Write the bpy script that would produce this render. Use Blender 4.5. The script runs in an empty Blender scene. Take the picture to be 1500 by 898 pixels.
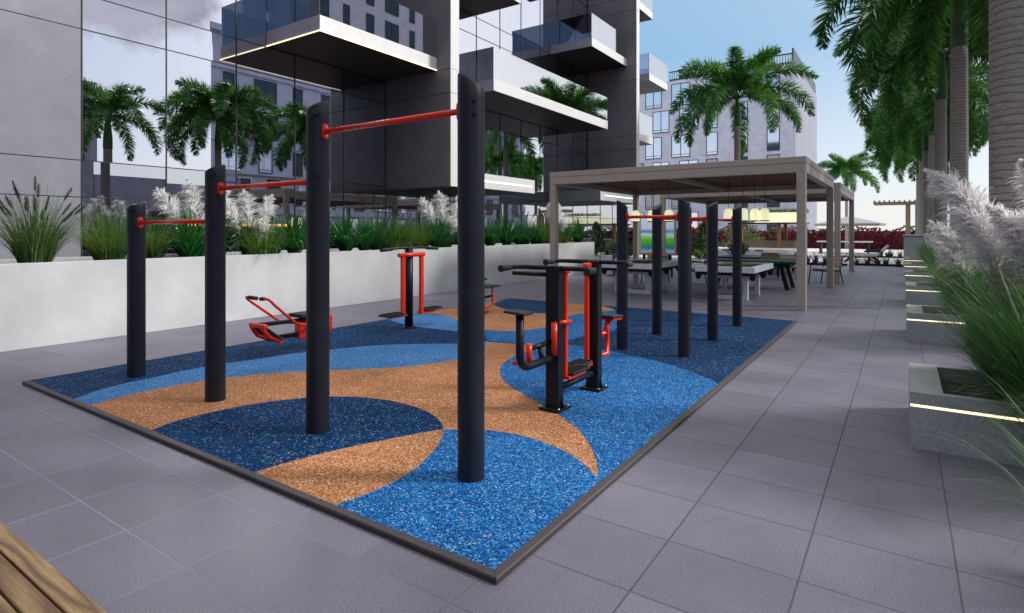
import bpy, math, random
from mathutils import Vector, Matrix
sc = bpy.context.scene
COL = sc.collection
PI = math.pi
R = math.radians

# ------------------------------------------------------------------ helpers
ORG = {}
class MB:
    """collects faces for ONE mesh object"""
    def __init__(self): self.v = []; self.f = []; self.m = []; self.s = []
    def face(self, pts, m=0, s=False):
        b = len(self.v); self.v.extend([tuple(p) for p in pts])
        self.f.append(tuple(range(b, b+len(pts)))); self.m.append(m); self.s.append(s)
    def box(self, x0, x1, y0, y1, z0, z1, m=0):
        b = len(self.v)
        self.v += [(x0,y0,z0),(x1,y0,z0),(x1,y1,z0),(x0,y1,z0),(x0,y0,z1),(x1,y0,z1),(x1,y1,z1),(x0,y1,z1)]
        for q in ((0,3,2,1),(4,5,6,7),(0,1,5,4),(1,2,6,5),(2,3,7,6),(3,0,4,7)):
            self.f.append(tuple(b+i for i in q)); self.m.append(m); self.s.append(False)
        return self
    def cbox(self, c, sx, sy, sz, M=None, m=0):
        k = len(self.v); self.box(-sx/2, sx/2, -sy/2, sy/2, -sz/2, sz/2, m)
        M = M or Matrix.Identity(3)
        for i in range(k, len(self.v)): self.v[i] = tuple(M @ Vector(self.v[i]) + Vector(c))
        return self
    def bar(self, a, b, w, h, m=0, up=(0,0,1)):
        """rectangular bar from a to b, w across, h along up"""
        a = Vector(a); b = Vector(b); t = (b-a).normalized(); u = Vector(up)
        if abs(t.dot(u)) > .98: u = Vector((0,1,0))
        x = t.cross(u).normalized(); u = x.cross(t).normalized()
        return self.cbox((a+b)/2, w, (b-a).length, h, Matrix((x, t, u)).transposed(), m)
    def tube(self, pts, r, seg=12, m=0, cap=True):
        pts = [Vector(p) for p in pts]; n = len(pts); rr = r if isinstance(r, (list, tuple)) else [r]*n
        b = len(self.v); t0 = (pts[1]-pts[0]).normalized()
        u = t0.orthogonal().normalized()
        for i, p in enumerate(pts):
            t = (pts[min(i+1, n-1)]-pts[max(i-1, 0)]).normalized()
            u = (u - t*u.dot(t)).normalized(); w = t.cross(u)
            for k in range(seg):
                a = 2*PI*k/seg
                self.v.append(tuple(p + (u*math.cos(a)+w*math.sin(a))*rr[i]))
        for i in range(n-1):
            for k in range(seg):
                k2 = (k+1) % seg
                self.f.append((b+i*seg+k, b+i*seg+k2, b+(i+1)*seg+k2, b+(i+1)*seg+k)); self.m.append(m); self.s.append(True)
        if cap:
            self.f.append(tuple(b+k for k in reversed(range(seg)))); self.m.append(m); self.s.append(False)
            self.f.append(tuple(b+(n-1)*seg+k for k in range(seg))); self.m.append(m); self.s.append(False)
        return self
    def lathe(self, prof, c=(0,0,0), seg=24, m=0, smooth=True):
        b = len(self.v); n = len(prof)
        for r, z in prof:
            for k in range(seg):
                a = 2*PI*k/seg; self.v.append((c[0]+r*math.cos(a), c[1]+r*math.sin(a), c[2]+z))
        for i in range(n-1):
            for k in range(seg):
                k2 = (k+1) % seg
                self.f.append((b+i*seg+k, b+i*seg+k2, b+(i+1)*seg+k2, b+(i+1)*seg+k)); self.m.append(m); self.s.append(smooth)
        return self
    def ribbon(self, pts, side, w, m=0):
        """tapering strip through pts, w(t) = half width"""
        b = len(self.v); n = len(pts)
        for i, p in enumerate(pts):
            q = side*w(i/(n-1)); self.v.append(tuple(p-q)); self.v.append(tuple(p+q))
        for i in range(n-1):
            self.f.append((b+2*i, b+2*i+1, b+2*i+3, b+2*i+2)); self.m.append(m); self.s.append(True)
    def build(self, name, mats, parent=None, bevel=0, world=True, loc=None):
        me = bpy.data.meshes.new(name)
        off = Vector((0,0,0))
        if parent is not None and world: off = ORG.get(parent.name, off)
        if loc is not None: off = Vector(loc)
        vs = [(a[0]-off[0], a[1]-off[1], a[2]-off[2]) for a in self.v]
        me.from_pydata(vs, [], self.f)
        mats = mats if isinstance(mats, (list, tuple)) else [mats]
        for q in mats: me.materials.append(q)
        me.polygons.foreach_set('material_index', self.m)
        me.polygons.foreach_set('use_smooth', self.s)
        me.update()
        o = bpy.data.objects.new(name, me); COL.objects.link(o)
        if parent is not None: o.parent = parent; ORG[o.name] = off
        elif loc is not None: o.location = loc
        if bevel:
            d = o.modifiers.new('bevel', 'BEVEL'); d.width = bevel; d.segments = 2; d.limit_method = 'ANGLE'; d.angle_limit = R(40)
        return o
def tag(o, label=None, cat=None, group=None, kind=None):
    if label: o['label'] = label
    if cat: o['category'] = cat
    if group: o['group'] = group
    if kind: o['kind'] = kind
    return o
def thing(name, label, cat, loc=(0,0,0), rz=0, group=None):
    o = bpy.data.objects.new(name, None); COL.objects.link(o); o.empty_display_size = .2
    o.location = loc; o.rotation_euler = (0,0,rz); ORG[o.name] = Vector(loc)
    return tag(o, label, cat, group)
def copy_tree(o, parent=None):
    c = o.copy(); COL.objects.link(c)
    if parent is not None: c.parent = parent
    for ch in list(o.children): copy_tree(ch, c)
    return c
def dup(o, label, loc, rz=0, scale=1.0, group=None):
    c = copy_tree(o); c.location = loc; c.rotation_euler = (0,0,rz); c.scale = (scale,)*3
    c['label'] = label
    if group: c['group'] = group
    return c
def arc(a, c, b, n=6):
    a, c, b = Vector(a), Vector(c), Vector(b)
    return [a*(1-t)**2 + c*2*t*(1-t) + b*t*t for t in [i/n for i in range(n+1)]]
def smooth_poly(P, lim=50, n=4):
    out = []; N = len(P); P = [Vector(p) for p in P]
    tan = []
    for i in range(N):
        a, b, c = P[i-1], P[i], P[(i+1) % N]
        d1, d2 = b-a, c-b
        if d1.length < 1e-6 or d2.length < 1e-6 or d1.angle(d2) > R(lim): tan.append(None)
        else: tan.append((c-a)*.5)
    for i in range(N):
        j = (i+1) % N; L = (P[j]-P[i]).length
        m0 = tan[i] if tan[i] is not None else (P[j]-P[i])
        m1 = tan[j] if tan[j] is not None else (P[j]-P[i])
        if m0.length > L*1.2: m0 = m0.normalized()*L*1.2
        if m1.length > L*1.2: m1 = m1.normalized()*L*1.2
        for k in range(n):
            t = k/n
            out.append(P[i]*(2*t**3-3*t*t+1)+m0*(t**3-2*t*t+t)+P[j]*(-2*t**3+3*t*t)+m1*(t**3-t*t))
    return out

# ------------------------------------------------------------------ materials
def newmat(name):
    m = bpy.data.materials.new(name); m.use_nodes = True
    nt = m.node_tree; return m, nt, nt.nodes, nt.links, nt.nodes['Principled BSDF']
def N(nd, t, **kw):
    n = nd.new(t)
    for k, v in kw.items(): setattr(n, k, v)
    return n
def mixc(nd, lk, fac, a, b, blend='MIX'):
    m = N(nd, 'ShaderNodeMix', data_type='RGBA', blend_type=blend)
    for s, v in ((m.inputs['Factor'], fac), (m.inputs['A'], a), (m.inputs['B'], b)):
        if hasattr(v, 'is_linked'): lk.new(v, s)
        elif isinstance(v, (int, float)): s.default_value = v
        else: s.default_value = (*v, 1) if len(v) == 3 else v
    return m.outputs['Result']
def ramp(nd, lk, fac, stops, interp='LINEAR'):
    r = N(nd, 'ShaderNodeValToRGB'); r.color_ramp.interpolation = interp
    while len(r.color_ramp.elements) < len(stops): r.color_ramp.elements.new(.5)
    for e, (p, c) in zip(r.color_ramp.elements, stops):
        e.position = p; e.color = (*c, 1) if len(c) == 3 else c
    lk.new(fac, r.inputs['Fac']); return r.outputs['Color']
def objco(nd): return N(nd, 'ShaderNodeTexCoord').outputs['Object']
def noise(nd, lk, co, scale, detail=4, rough=.55, dist=0):
    n = N(nd, 'ShaderNodeTexNoise'); n.inputs['Scale'].default_value = scale
    n.inputs['Detail'].default_value = detail; n.inputs['Roughness'].default_value = rough
    n.inputs['Distortion'].default_value = dist
    lk.new(co, n.inputs['Vector']); return n.outputs['Fac']
def bump(nd, lk, h, strength, dist, p):
    b = N(nd, 'ShaderNodeBump'); b.inputs['Strength'].default_value = strength; b.inputs['Distance'].default_value = dist
    lk.new(h, b.inputs['Height']); lk.new(b.outputs['Normal'], p.inputs['Normal']); return b
def mapping(nd, lk, co, scale=(1,1,1), loc=(0,0,0), rot=(0,0,0)):
    m = N(nd, 'ShaderNodeMapping'); m.inputs['Scale'].default_value = scale; m.inputs['Location'].default_value = loc; m.inputs['Rotation'].default_value = rot
    lk.new(co, m.inputs['Vector']); return m.outputs['Vector']
def plain(name, col, rough=.5, metal=0, var=.12, scale=6, bmp=0, bscale=80, spec=.5):
    """paint / metal / plastic with a slight uneven tone"""
    m, nt, nd, lk, p = newmat(name); co = objco(nd)
    f = noise(nd, lk, co, scale, 5)
    c = ramp(nd, lk, f, [(.3, [x*(1-var) for x in col]), (.7, [min(1, x*(1+var)) for x in col])])
    lk.new(c, p.inputs['Base Color'])
    p.inputs['Metallic'].default_value = metal; p.inputs['Specular IOR Level'].default_value = spec
    rg = N(nd, 'ShaderNodeMapRange'); lk.new(f, rg.inputs['Value'])
    rg.inputs['To Min'].default_value = max(0, rough-.07); rg.inputs['To Max'].default_value = min(1, rough+.07)
    lk.new(rg.outputs['Result'], p.inputs['Roughness'])
    if bmp: bump(nd, lk, noise(nd, lk, co, bscale, 3), bmp, .01, p)
    return m
def concrete(name, col, speck=.25, rough=.65, spec=.4):
    """fine speckled stone or concrete with cloudy stains"""
    m, nt, nd, lk, p = newmat(name); co = objco(nd)
    a = noise(nd, lk, co, 1.3, 6, .6); b = noise(nd, lk, co, 45, 4, .7); c2 = noise(nd, lk, co, 160, 2)
    c = ramp(nd, lk, a, [(.3, [x*.86 for x in col]), (.7, [x*1.1 for x in col])])
    c = mixc(nd, lk, .75, c, ramp(nd, lk, b, [(.35, (1-speck,)*3), (.65, (1+speck*.4,)*3)]), 'MULTIPLY')
    c = mixc(nd, lk, ramp(nd, lk, c2, [(.66, (0,0,0)), (.72, (1,1,1))]), c, [x*.55 for x in col])
    lk.new(c, p.inputs['Base Color']); p.inputs['Roughness'].default_value = rough
    p.inputs['Specular IOR Level'].default_value = spec
    bump(nd, lk, b, .15, .004, p)
    return m
def emit(name, col, strength):
    m, nt, nd, lk, p = newmat(name)
    f = noise(nd, lk, objco(nd), 30, 2)
    lk.new(ramp(nd, lk, f, [(0, [x*.85 for x in col]), (1, col)]), p.inputs['Emission Color'])
    p.inputs['Emission Strength'].default_value = strength
    p.inputs['Base Color'].default_value = (*col, 1); return m
def leaf(name, stops, rough=.45, trans=.3, tcol=None):
    """foliage: tone varies from leaf to leaf"""
    m, nt, nd, lk, p = newmat(name)
    g = N(nd, 'ShaderNodeNewGeometry').outputs['Random Per Island']
    c = ramp(nd, lk, g, stops)
    f = noise(nd, lk, objco(nd), 2.2, 3)
    c = mixc(nd, lk, .8 if stops[0][1][0] < .5 else .2, c, ramp(nd, lk, f, [(.3, (.6,.6,.6)), (.7, (1.15,1.15,1.1))]), 'MULTIPLY')
    lk.new(c, p.inputs['Base Color']); p.inputs['Roughness'].default_value = rough; p.inputs['Specular IOR Level'].default_value = .35
    t = N(nd, 'ShaderNodeBsdfTranslucent'); lk.new(mixc(nd, lk, .6, c, tcol or (.12,.2,.02)), t.inputs['Color'])
    s = N(nd, 'ShaderNodeMixShader'); s.inputs[0].default_value = trans
    lk.new(p.outputs[0], s.inputs[1]); lk.new(t.outputs[0], s.inputs[2])
    lk.new(s.outputs[0], nd['Material Output'].inputs['Surface']); return m
def chips(name, stops, scale=75, rough=.75):
    """bonded rubber granules"""
    m, nt, nd, lk, p = newmat(name); co = objco(nd)
    w = N(nd, 'ShaderNodeTexNoise'); w.inputs['Scale'].default_value = 40; lk.new(co, w.inputs['Vector'])
    add = N(nd, 'ShaderNodeMix', data_type='VECTOR'); add.inputs['Factor'].default_value = .02
    lk.new(co, add.inputs['A']); lk.new(w.outputs['Color'], add.inputs['B'])
    v = N(nd, 'ShaderNodeTexVoronoi'); v.inputs['Scale'].default_value = scale; lk.new(add.outputs['Result'], v.inputs['Vector'])
    sep = N(nd, 'ShaderNodeSeparateColor'); lk.new(v.outputs['Color'], sep.inputs[0])
    c = ramp(nd, lk, sep.outputs[0], stops, 'CONSTANT')
    f = noise(nd, lk, co, 1.3, 8, .65)
    c = mixc(nd, lk, 1, c, ramp(nd, lk, f, [(.3, (.74,.74,.74)), (.7, (1.16,1.16,1.16))]), 'MULTIPLY')
    lk.new(c, p.inputs['Base Color']); p.inputs['Roughness'].default_value = rough
    p.inputs['Specular IOR Level'].default_value = .10
    bump(nd, lk, v.outputs['Distance'], .5, .004, p)
    return m
def tiles(name, x0, y0, dx, dy, col, grout, gw=.0056, rough=.50):
    m, nt, nd, lk, p = newmat(name); co = objco(nd)
    sx = N(nd, 'ShaderNodeSeparateXYZ'); lk.new(co, sx.inputs[0])
    def math_(op, a, b=None):
        q = N(nd, 'ShaderNodeMath', operation=op)
        for s, v in zip(q.inputs, (a, b)):
            if v is None: continue
            if hasattr(v, 'is_linked'): lk.new(v, s)
            else: s.default_value = v
        return q.outputs[0]
    def axis(o, off, d):
        u = math_('DIVIDE', math_('SUBTRACT', o, off), d)
        fr = math_('FRACT', u); ed = math_('MULTIPLY', math_('MINIMUM', fr, math_('SUBTRACT', 1, fr)), d)
        return math_('FLOOR', u), ed
    ix, ex = axis(sx.outputs['X'], x0, dx); iy, ey = axis(sx.outputs['Y'], y0, dy)
    cb = N(nd, 'ShaderNodeCombineXYZ'); lk.new(ix, cb.inputs[0]); lk.new(iy, cb.inputs[1])
    wn = N(nd, 'ShaderNodeTexWhiteNoise', noise_dimensions='2D'); lk.new(cb.outputs[0], wn.inputs['Vector'])
    e = math_('MINIMUM', ex, math_('MULTIPLY', ey, 1.15))
    mask = N(nd, 'ShaderNodeMapRange'); lk.new(e, mask.inputs['Value'])
    mask.inputs['From Min'].default_value = gw*.6; mask.inputs['From Max'].default_value = gw
    st = noise(nd, lk, co, 1.1, 7, .68); fine = noise(nd, lk, co, 120, 4, .8)
    c = ramp(nd, lk, wn.outputs['Value'], [(0, [x*.89 for x in col]), (1, [x*1.1 for x in col])])
    c = mixc(nd, lk, 1, c, ramp(nd, lk, st, [(.3, (.80,.80,.80)), (.7, (1.15,1.15,1.15))]), 'MULTIPLY')
    c = mixc(nd, lk, 1, c, ramp(nd, lk, fine, [(.36, (.52,.52,.52)), (.64, (1.42,1.42,1.42))]), 'MULTIPLY')
    gx = N(nd, 'ShaderNodeMapRange'); lk.new(sx.outputs['X'], gx.inputs['Value']); gx.inputs['From Min'].default_value = -3.0; gx.inputs['From Max'].default_value = -1.3  # joints pale at left, dark at right: floor sheen contrast painted into their colour
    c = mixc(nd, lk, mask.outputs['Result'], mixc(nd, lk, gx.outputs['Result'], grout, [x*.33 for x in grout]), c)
    lk.new(c, p.inputs['Base Color'])
    rg = N(nd, 'ShaderNodeMapRange'); lk.new(st, rg.inputs['Value']); rg.inputs['From Min'].default_value = .3; rg.inputs['From Max'].default_value = .7
    rg.inputs['To Min'].default_value = rough-.015; rg.inputs['To Max'].default_value = rough+.025
    lk.new(rg.outputs['Result'], p.inputs['Roughness'])
    p.inputs['Coat Weight'].default_value = .06; p.inputs['Coat Roughness'].default_value = .35; p.inputs['Coat IOR'].default_value = 1.42
    lk.new(math_('MULTIPLY', mask.outputs['Result'], .5), p.inputs['Specular IOR Level'])
    h = math_('ADD', mask.outputs['Result'], math_('MULTIPLY', fine, .12))
    bump(nd, lk, h, .5, .003, p)
    return m
def wood(name, c1, c2, axis='X', scale=9):
    """boards with drawn-out growth ring lines, each board its own cut"""
    m, nt, nd, lk, p = newmat(name); co = objco(nd)
    rnd = N(nd, 'ShaderNodeObjectInfo').outputs['Random']
    off = N(nd, 'ShaderNodeVectorMath', operation='SCALE'); off.inputs[0].default_value = (7.3,3.1,5.7); lk.new(rnd, off.inputs['Scale'])
    ad = N(nd, 'ShaderNodeVectorMath', operation='ADD'); lk.new(co, ad.inputs[0]); lk.new(off.outputs[0], ad.inputs[1])
    k = {'X': 0, 'Y': 1, 'Z': 2}[axis]; s = [1.0,1.0,1.0]; s[k] = .085
    mp = mapping(nd, lk, ad.outputs[0], s)
    base = noise(nd, lk, mp, 9, 2, .45, .6)
    mu = N(nd, 'ShaderNodeMath', operation='MULTIPLY'); mu.inputs[1].default_value = scale*9; lk.new(base, mu.inputs[0])
    w = N(nd, 'ShaderNodeMath', operation='SINE'); lk.new(mu.outputs[0], w.inputs[0])
    s2 = [60.0]*3; s2[k] = 3.0
    b = noise(nd, lk, mapping(nd, lk, ad.outputs[0], s2), 3, 4, .6)
    mid = [x*.35+y*.65 for x, y in zip(c1, c2)]
    mr = N(nd, 'ShaderNodeMapRange'); lk.new(w.outputs[0], mr.inputs['Value']); mr.inputs['From Min'].default_value = -1
    c = ramp(nd, lk, mr.outputs['Result'], [(0, c2), (.5, mid), (.85, [(x+y)/2 for x, y in zip(c1, mid)]), (1, c1)])
    c = mixc(nd, lk, 1, c, ramp(nd, lk, b, [(.3, (.66,.63,.6)), (.7, (1.15,1.14,1.12))]), 'MULTIPLY')
    big = noise(nd, lk, ad.outputs[0], 1.7, 3)
    c = mixc(nd, lk, 1, c, ramp(nd, lk, big, [(.3, (.8,.8,.8)), (.7, (1.1,1.1,1.1))]), 'MULTIPLY')
    lk.new(c, p.inputs['Base Color']); p.inputs['Roughness'].default_value = .55
    bump(nd, lk, b, .25, .004, p); return m
def mirror_glass(name, col, rough=.004, wave=.0):
    """reflective coated facade glass"""
    m, nt, nd, lk, p = newmat(name); co = objco(nd)
    f = noise(nd, lk, co, .35, 2)
    lk.new(ramp(nd, lk, f, [(.3, [x*.96 for x in col]), (.7, col)]), p.inputs['Base Color'])
    p.inputs['Metallic'].default_value = 1; p.inputs['Roughness'].default_value = rough
    if wave: bump(nd, lk, f, wave, .05, p)
    return m
def rail_glass(name, tint, refl, base=.35):
    m, nt, nd, lk, p = newmat(name)
    tr = N(nd, 'ShaderNodeBsdfTransparent'); tr.inputs['Color'].default_value = (*tint, 1)
    gl = N(nd, 'ShaderNodeBsdfGlossy'); gl.inputs['Color'].default_value = (*refl, 1); gl.inputs['Roughness'].default_value = .01
    lw = N(nd, 'ShaderNodeLayerWeight'); lw.inputs['Blend'].default_value = .45
    mr = N(nd, 'ShaderNodeMapRange'); lk.new(lw.outputs['Fresnel'], mr.inputs['Value']); mr.inputs['To Min'].default_value = base; mr.inputs['To Max'].default_value = .95
    s = N(nd, 'ShaderNodeMixShader'); lk.new(mr.outputs['Result'], s.inputs[0]); lk.new(tr.outputs[0], s.inputs[1]); lk.new(gl.outputs[0], s.inputs[2])
    lk.new(s.outputs[0], nd['Material Output'].inputs['Surface']); return m

M = {}
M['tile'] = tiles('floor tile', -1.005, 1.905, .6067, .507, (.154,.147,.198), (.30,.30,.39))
M['terrace'] = tiles('terrace tile', 0, 0, 1.2, 1.2, (.66,.66,.66), (.5,.5,.5), .006, .5)
M['navy'] = chips('navy rubber', [(0, (.001,.018,.072)), (.3, (.002,.030,.12)), (.55, (.001,.018,.058)), (.7, (.004,.055,.19)), (.88, (.015,.13,.26)), (.95, (.20,.26,.28)), (.98, (.22,.17,.07))], 88)
M['blue'] = chips('blue rubber', [(0, (.004,.075,.28)), (.3, (.008,.12,.38)), (.55, (.002,.035,.15)), (.68, (.025,.20,.50)), (.86, (.11,.31,.57)), (.965, (.33,.46,.62))], 112)
M['pale'] = chips('pale blue rubber', [(0, (.03,.15,.40)), (.3, (.05,.20,.47)), (.55, (.018,.11,.32)), (.7, (.09,.27,.56)), (.88, (.22,.40,.64))], 112)
M['orange'] = chips('orange rubber', [(0, (.36,.13,.05)), (.25, (.43,.19,.09)), (.45, (.24,.075,.028)), (.6, (.52,.24,.09)), (.80, (.54,.34,.21)), (.95, (.62,.53,.44))], 112)
M['edging'] = plain('rubber edging', (.05,.042,.048), .6, bmp=.2)
M['post'] = plain('powder coated charcoal', (.013,.0155,.027), .45, 0, .18, 3, .08, 400, .35)
M['black'] = plain('satin black', (.007,.010,.016), .45, 0, .15, 8, spec=.3)
M['red'] = plain('red orange enamel', (.86,.035,.008), .28, 0, .08, 5)
M['steel'] = plain('polished steel', (.6,.6,.62), .2, 1, .1)
M['rubber'] = plain('black rubber', (.015,.016,.018), .7, 0, .2, 20, .3)
M['whitewall'] = concrete('white render', (.55,.57,.59), .07, .75, .2)
M['panel'] = concrete('grey stone panel', (.225,.235,.285), .22, .45, .5)
M['pillar'] = concrete('dark stone panel', (.20,.18,.205), .3, .5)
M['whitemetal'] = plain('white cladding', (.70,.70,.71), .35, 0, .04)
M['soffit'] = plain('brown soffit', (.06,.045,.04), .5, 0, .15, 2)
M['joint'] = plain('dark joint', (.012,.012,.018), .6)
M['glass'] = mirror_glass('coated glass', (.62,.64,.72), .004)
M['glassdark'] = mirror_glass('dark coated glass', (.50,.52,.58), .004)
M['rail'] = rail_glass('railing glass', (.72,.76,.84), (.95,.95,.98), .58)
M['railside'] = rail_glass('side railing glass', (.86,.87,.93), (.75,.75,.85), .03)
M['led'] = emit('warm light strip', (1,.85,.50), 1.8)
M['ledwhite'] = emit('white light strip', (1,.95,.82), 1.9)
M['amber'] = emit('amber glow', (1,.50,.12), .5)
M['lampglow'] = emit('lit lamp glass', (1,.96,.62), .75)
M['beige'] = plain('beige aluminium', (.45,.39,.355), .42, 0, .06, 3)
M['slat'] = wood('brown roof slat', (.16,.066,.032), (.27,.125,.065), 'X', 3)
M['slat'].node_tree.nodes['Principled BSDF'].inputs['Specular IOR Level'].default_value = .06
M['bench'] = wood('pine decking', (.20,.10,.04), (.50,.34,.17), 'X', 3.2)
M['teak'] = wood('teak', (.22,.11,.05), (.4,.22,.1), 'Z', 3)
M['palewood'] = wood('pale timber', (.35,.25,.17), (.5,.38,.27), 'Y', 3)
M['planter'] = concrete('grey planter concrete', (.40,.43,.45), .28, .7)
M['soil'] = plain('dark soil', (.03,.02,.014), .95, 0, .4, 20, 1, 40)
M['tablewhite'] = plain('white lacquer', (.76,.79,.88), .35, 0, .05)
M['cloth'] = plain('dark cloth', (.03,.028,.03), .9, 0, .2)
M['green'] = plain('green baize', (.02,.10,.10), .8, 0, .2)
M['cushion'] = plain('cream fabric', (.58,.52,.42), .9, 0, .1, 10, .3)
M['tan'] = plain('tan fabric', (.36,.25,.15), .9, 0, .15, 10, .3)
M['greyfab'] = plain('grey canvas', (.34,.33,.38), .9, 0, .08)
M['lavwall'] = concrete('pale lavender render', (.66,.65,.74), .06, .7, .2)
M['whitefin'] = plain('white fins', (.70,.71,.74), .5, 0, .05)
M['frame'] = plain('dark window frame', (.025,.028,.04), .4)
M['pane'] = mirror_glass('window pane', (.88,.86,.90), .05)
M['curtain'] = plain('window blind', (.5,.48,.46), .8)
M['darkpane'] = plain('dark pane', (.012,.013,.02), .1, 0, .3, 1, spec=.8)
M['purple'] = concrete('mauve render', (.30,.28,.35), .1, .7)
M['oppwall'] = concrete('mauve facade render', (.46,.44,.54), .08, .7)
M['palm'] = leaf('palm leaflet', [(0, (.014,.10,.02)), (.5, (.034,.19,.034)), (.85, (.09,.29,.045)), (1, (.26,.40,.13))], .36, .28, (.14,.36,.03))
M['palmdead'] = leaf('palm rachis', [(0, (.05,.12,.03)), (1, (.09,.16,.05))], .5, .05)
M['grass'] = leaf('fine green grass', [(0, (.03,.10,.02)), (.6, (.08,.19,.05)), (.9, (.19,.29,.11)), (1, (.4,.42,.24))], .5, .35, (.2,.3,.05))
M['limegrass'] = leaf('lime grass', [(0, (.02,.11,.02)), (.55, (.055,.19,.036)), (.9, (.13,.29,.075)), (1, (.38,.48,.24))], .5, .4, (.3,.4,.05))
M['darkgrass'] = leaf('deep green grass', [(0, (.02,.09,.035)), (.6, (.045,.16,.055)), (.92, (.11,.25,.12)), (1, (.36,.42,.3))], .45, .38, (.12,.3,.08))
M['brightgrass'] = leaf('fresh green grass', [(0, (.03,.12,.04)), (.5, (.075,.23,.075)), (.85, (.16,.34,.13)), (.96, (.36,.46,.26)), (1, (.5,.5,.36))], .42, .38, (.16,.38,.08))
M['strap'] = leaf('strap leaf', [(0, (.008,.09,.02)), (.6, (.015,.16,.035)), (1, (.05,.27,.06))], .35, .3, (.05,.25,.03))
M['plume'] = leaf('pampas plume', [(0, (.80,.73,.71)), (.3, (.92,.90,.91)), (1, (.97,.96,.98))], .9, .5, (.95,.94,.96))
M['whiteplume'] = leaf('white pampas plume', [(0, (.86,.85,.85)), (.5, (.94,.94,.94)), (1, (.97,.97,.98))], .9, .5, (.96,.96,.96))
M['spike'] = leaf('brown seed head', [(0, (.025,.015,.014)), (.6, (.06,.035,.028)), (1, (.15,.10,.06))], .9, .2, (.2,.12,.06))
M['maroon'] = leaf('maroon flower leaf', [(0, (.06,.006,.012)), (.55, (.14,.012,.03)), (.85, (.22,.02,.05)), (1, (.12,.07,.03))], .6, .25, (.4,.03,.06))
M['bush'] = leaf('shrub leaf', [(0, (.02,.055,.012)), (.6, (.04,.10,.02)), (1, (.1,.16,.04))], .5, .25)
M['lav'] = leaf('purple flower', [(0, (.10,.04,.16)), (1, (.25,.12,.35))], .7, .3, (.3,.1,.4))

def trunkmat():
    m, nt, nd, lk, p = newmat('ringed palm trunk'); co = objco(nd)
    sx = N(nd, 'ShaderNodeSeparateXYZ'); lk.new(co, sx.inputs[0])
    n1 = noise(nd, lk, mapping(nd, lk, co, (1.5,1.5,4)), 3, 4)
    ad = N(nd, 'ShaderNodeMath', operation='MULTIPLY_ADD'); lk.new(n1, ad.inputs[0]); ad.inputs[1].default_value = .06; lk.new(sx.outputs['Z'], ad.inputs[2])
    mu = N(nd, 'ShaderNodeMath', operation='MULTIPLY'); lk.new(ad.outputs[0], mu.inputs[0]); mu.inputs[1].default_value = 16
    fr = N(nd, 'ShaderNodeMath', operation='FRACT'); lk.new(mu.outputs[0], fr.inputs[0])
    fine = noise(nd, lk, mapping(nd, lk, co, (4,4,30)), 6, 5, .7)
    c = ramp(nd, lk, fine, [(.3, (.20,.18,.165)), (.7, (.48,.45,.42))])
    c = mixc(nd, lk, 1, c, ramp(nd, lk, fr.outputs[0], [(0, (.42,.38,.36)), (.16, (.95,.93,.92)), (.8, (1.05,1.05,1.05)), (1, (.5,.46,.44))]), 'MULTIPLY')
    lk.new(c, p.inputs['Base Color']); p.inputs['Roughness'].default_value = .85
    bump(nd, lk, fr.outputs[0], .35, .02, p); return m
M['trunk'] = trunkmat()
M['shaft'] = plain('green crownshaft', (.055,.13,.035), .45, 0, .25, 3)
def screenmat():
    m, nt, nd, lk, p = newmat('lit mural'); co = objco(nd)
    sx = N(nd, 'ShaderNodeSeparateXYZ'); lk.new(co, sx.inputs[0])
    n1 = noise(nd, lk, mapping(nd, lk, co, (1,1,6)), 2, 3)
    ad = N(nd, 'ShaderNodeMath', operation='MULTIPLY_ADD'); lk.new(n1, ad.inputs[0]); ad.inputs[1].default_value = .25; lk.new(sx.outputs['Z'], ad.inputs[2])
    mr = N(nd, 'ShaderNodeMapRange'); lk.new(ad.outputs[0], mr.inputs['Value']); mr.inputs['From Min'].default_value = .75; mr.inputs['From Max'].default_value = 2.2
    c = ramp(nd, lk, mr.outputs['Result'], [(0, (.6,.7,.85)), (.17, (.03,.16,.42)), (.24, (.04,.3,.06)), (.45, (.12,.62,.06)), (.56, (.7,.8,.78)), (.64, (.08,.25,.62)), (.72, (.6,.75,.9)), (1, (.75,.85,.95))])
    lk.new(c, p.inputs['Base Color']); lk.new(c, p.inputs['Emission Color']); p.inputs['Emission Strength'].default_value = .35
    p.inputs['Roughness'].default_value = .3; return m
M['screen'] = screenmat()

# ------------------------------------------------------------------ setting: ground, paving, mat
b = MB(); b.face([(-160,-120,0),(160,-120,0),(160,420,0),(-160,420,0)])
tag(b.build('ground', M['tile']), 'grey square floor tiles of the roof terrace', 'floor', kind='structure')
b = MB(); b.face([(-9,31.4,.006),(14,31.4,.006),(14,57.5,.006),(-9,57.5,.006)])
b.face([(-40,33,.006),(-9,33,.006),(-9,57.5,.006),(-40,57.5,.006)])
tag(b.build('paving', M['terrace']), 'bright white paving of the far terrace', 'paving', kind='structure')

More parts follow.
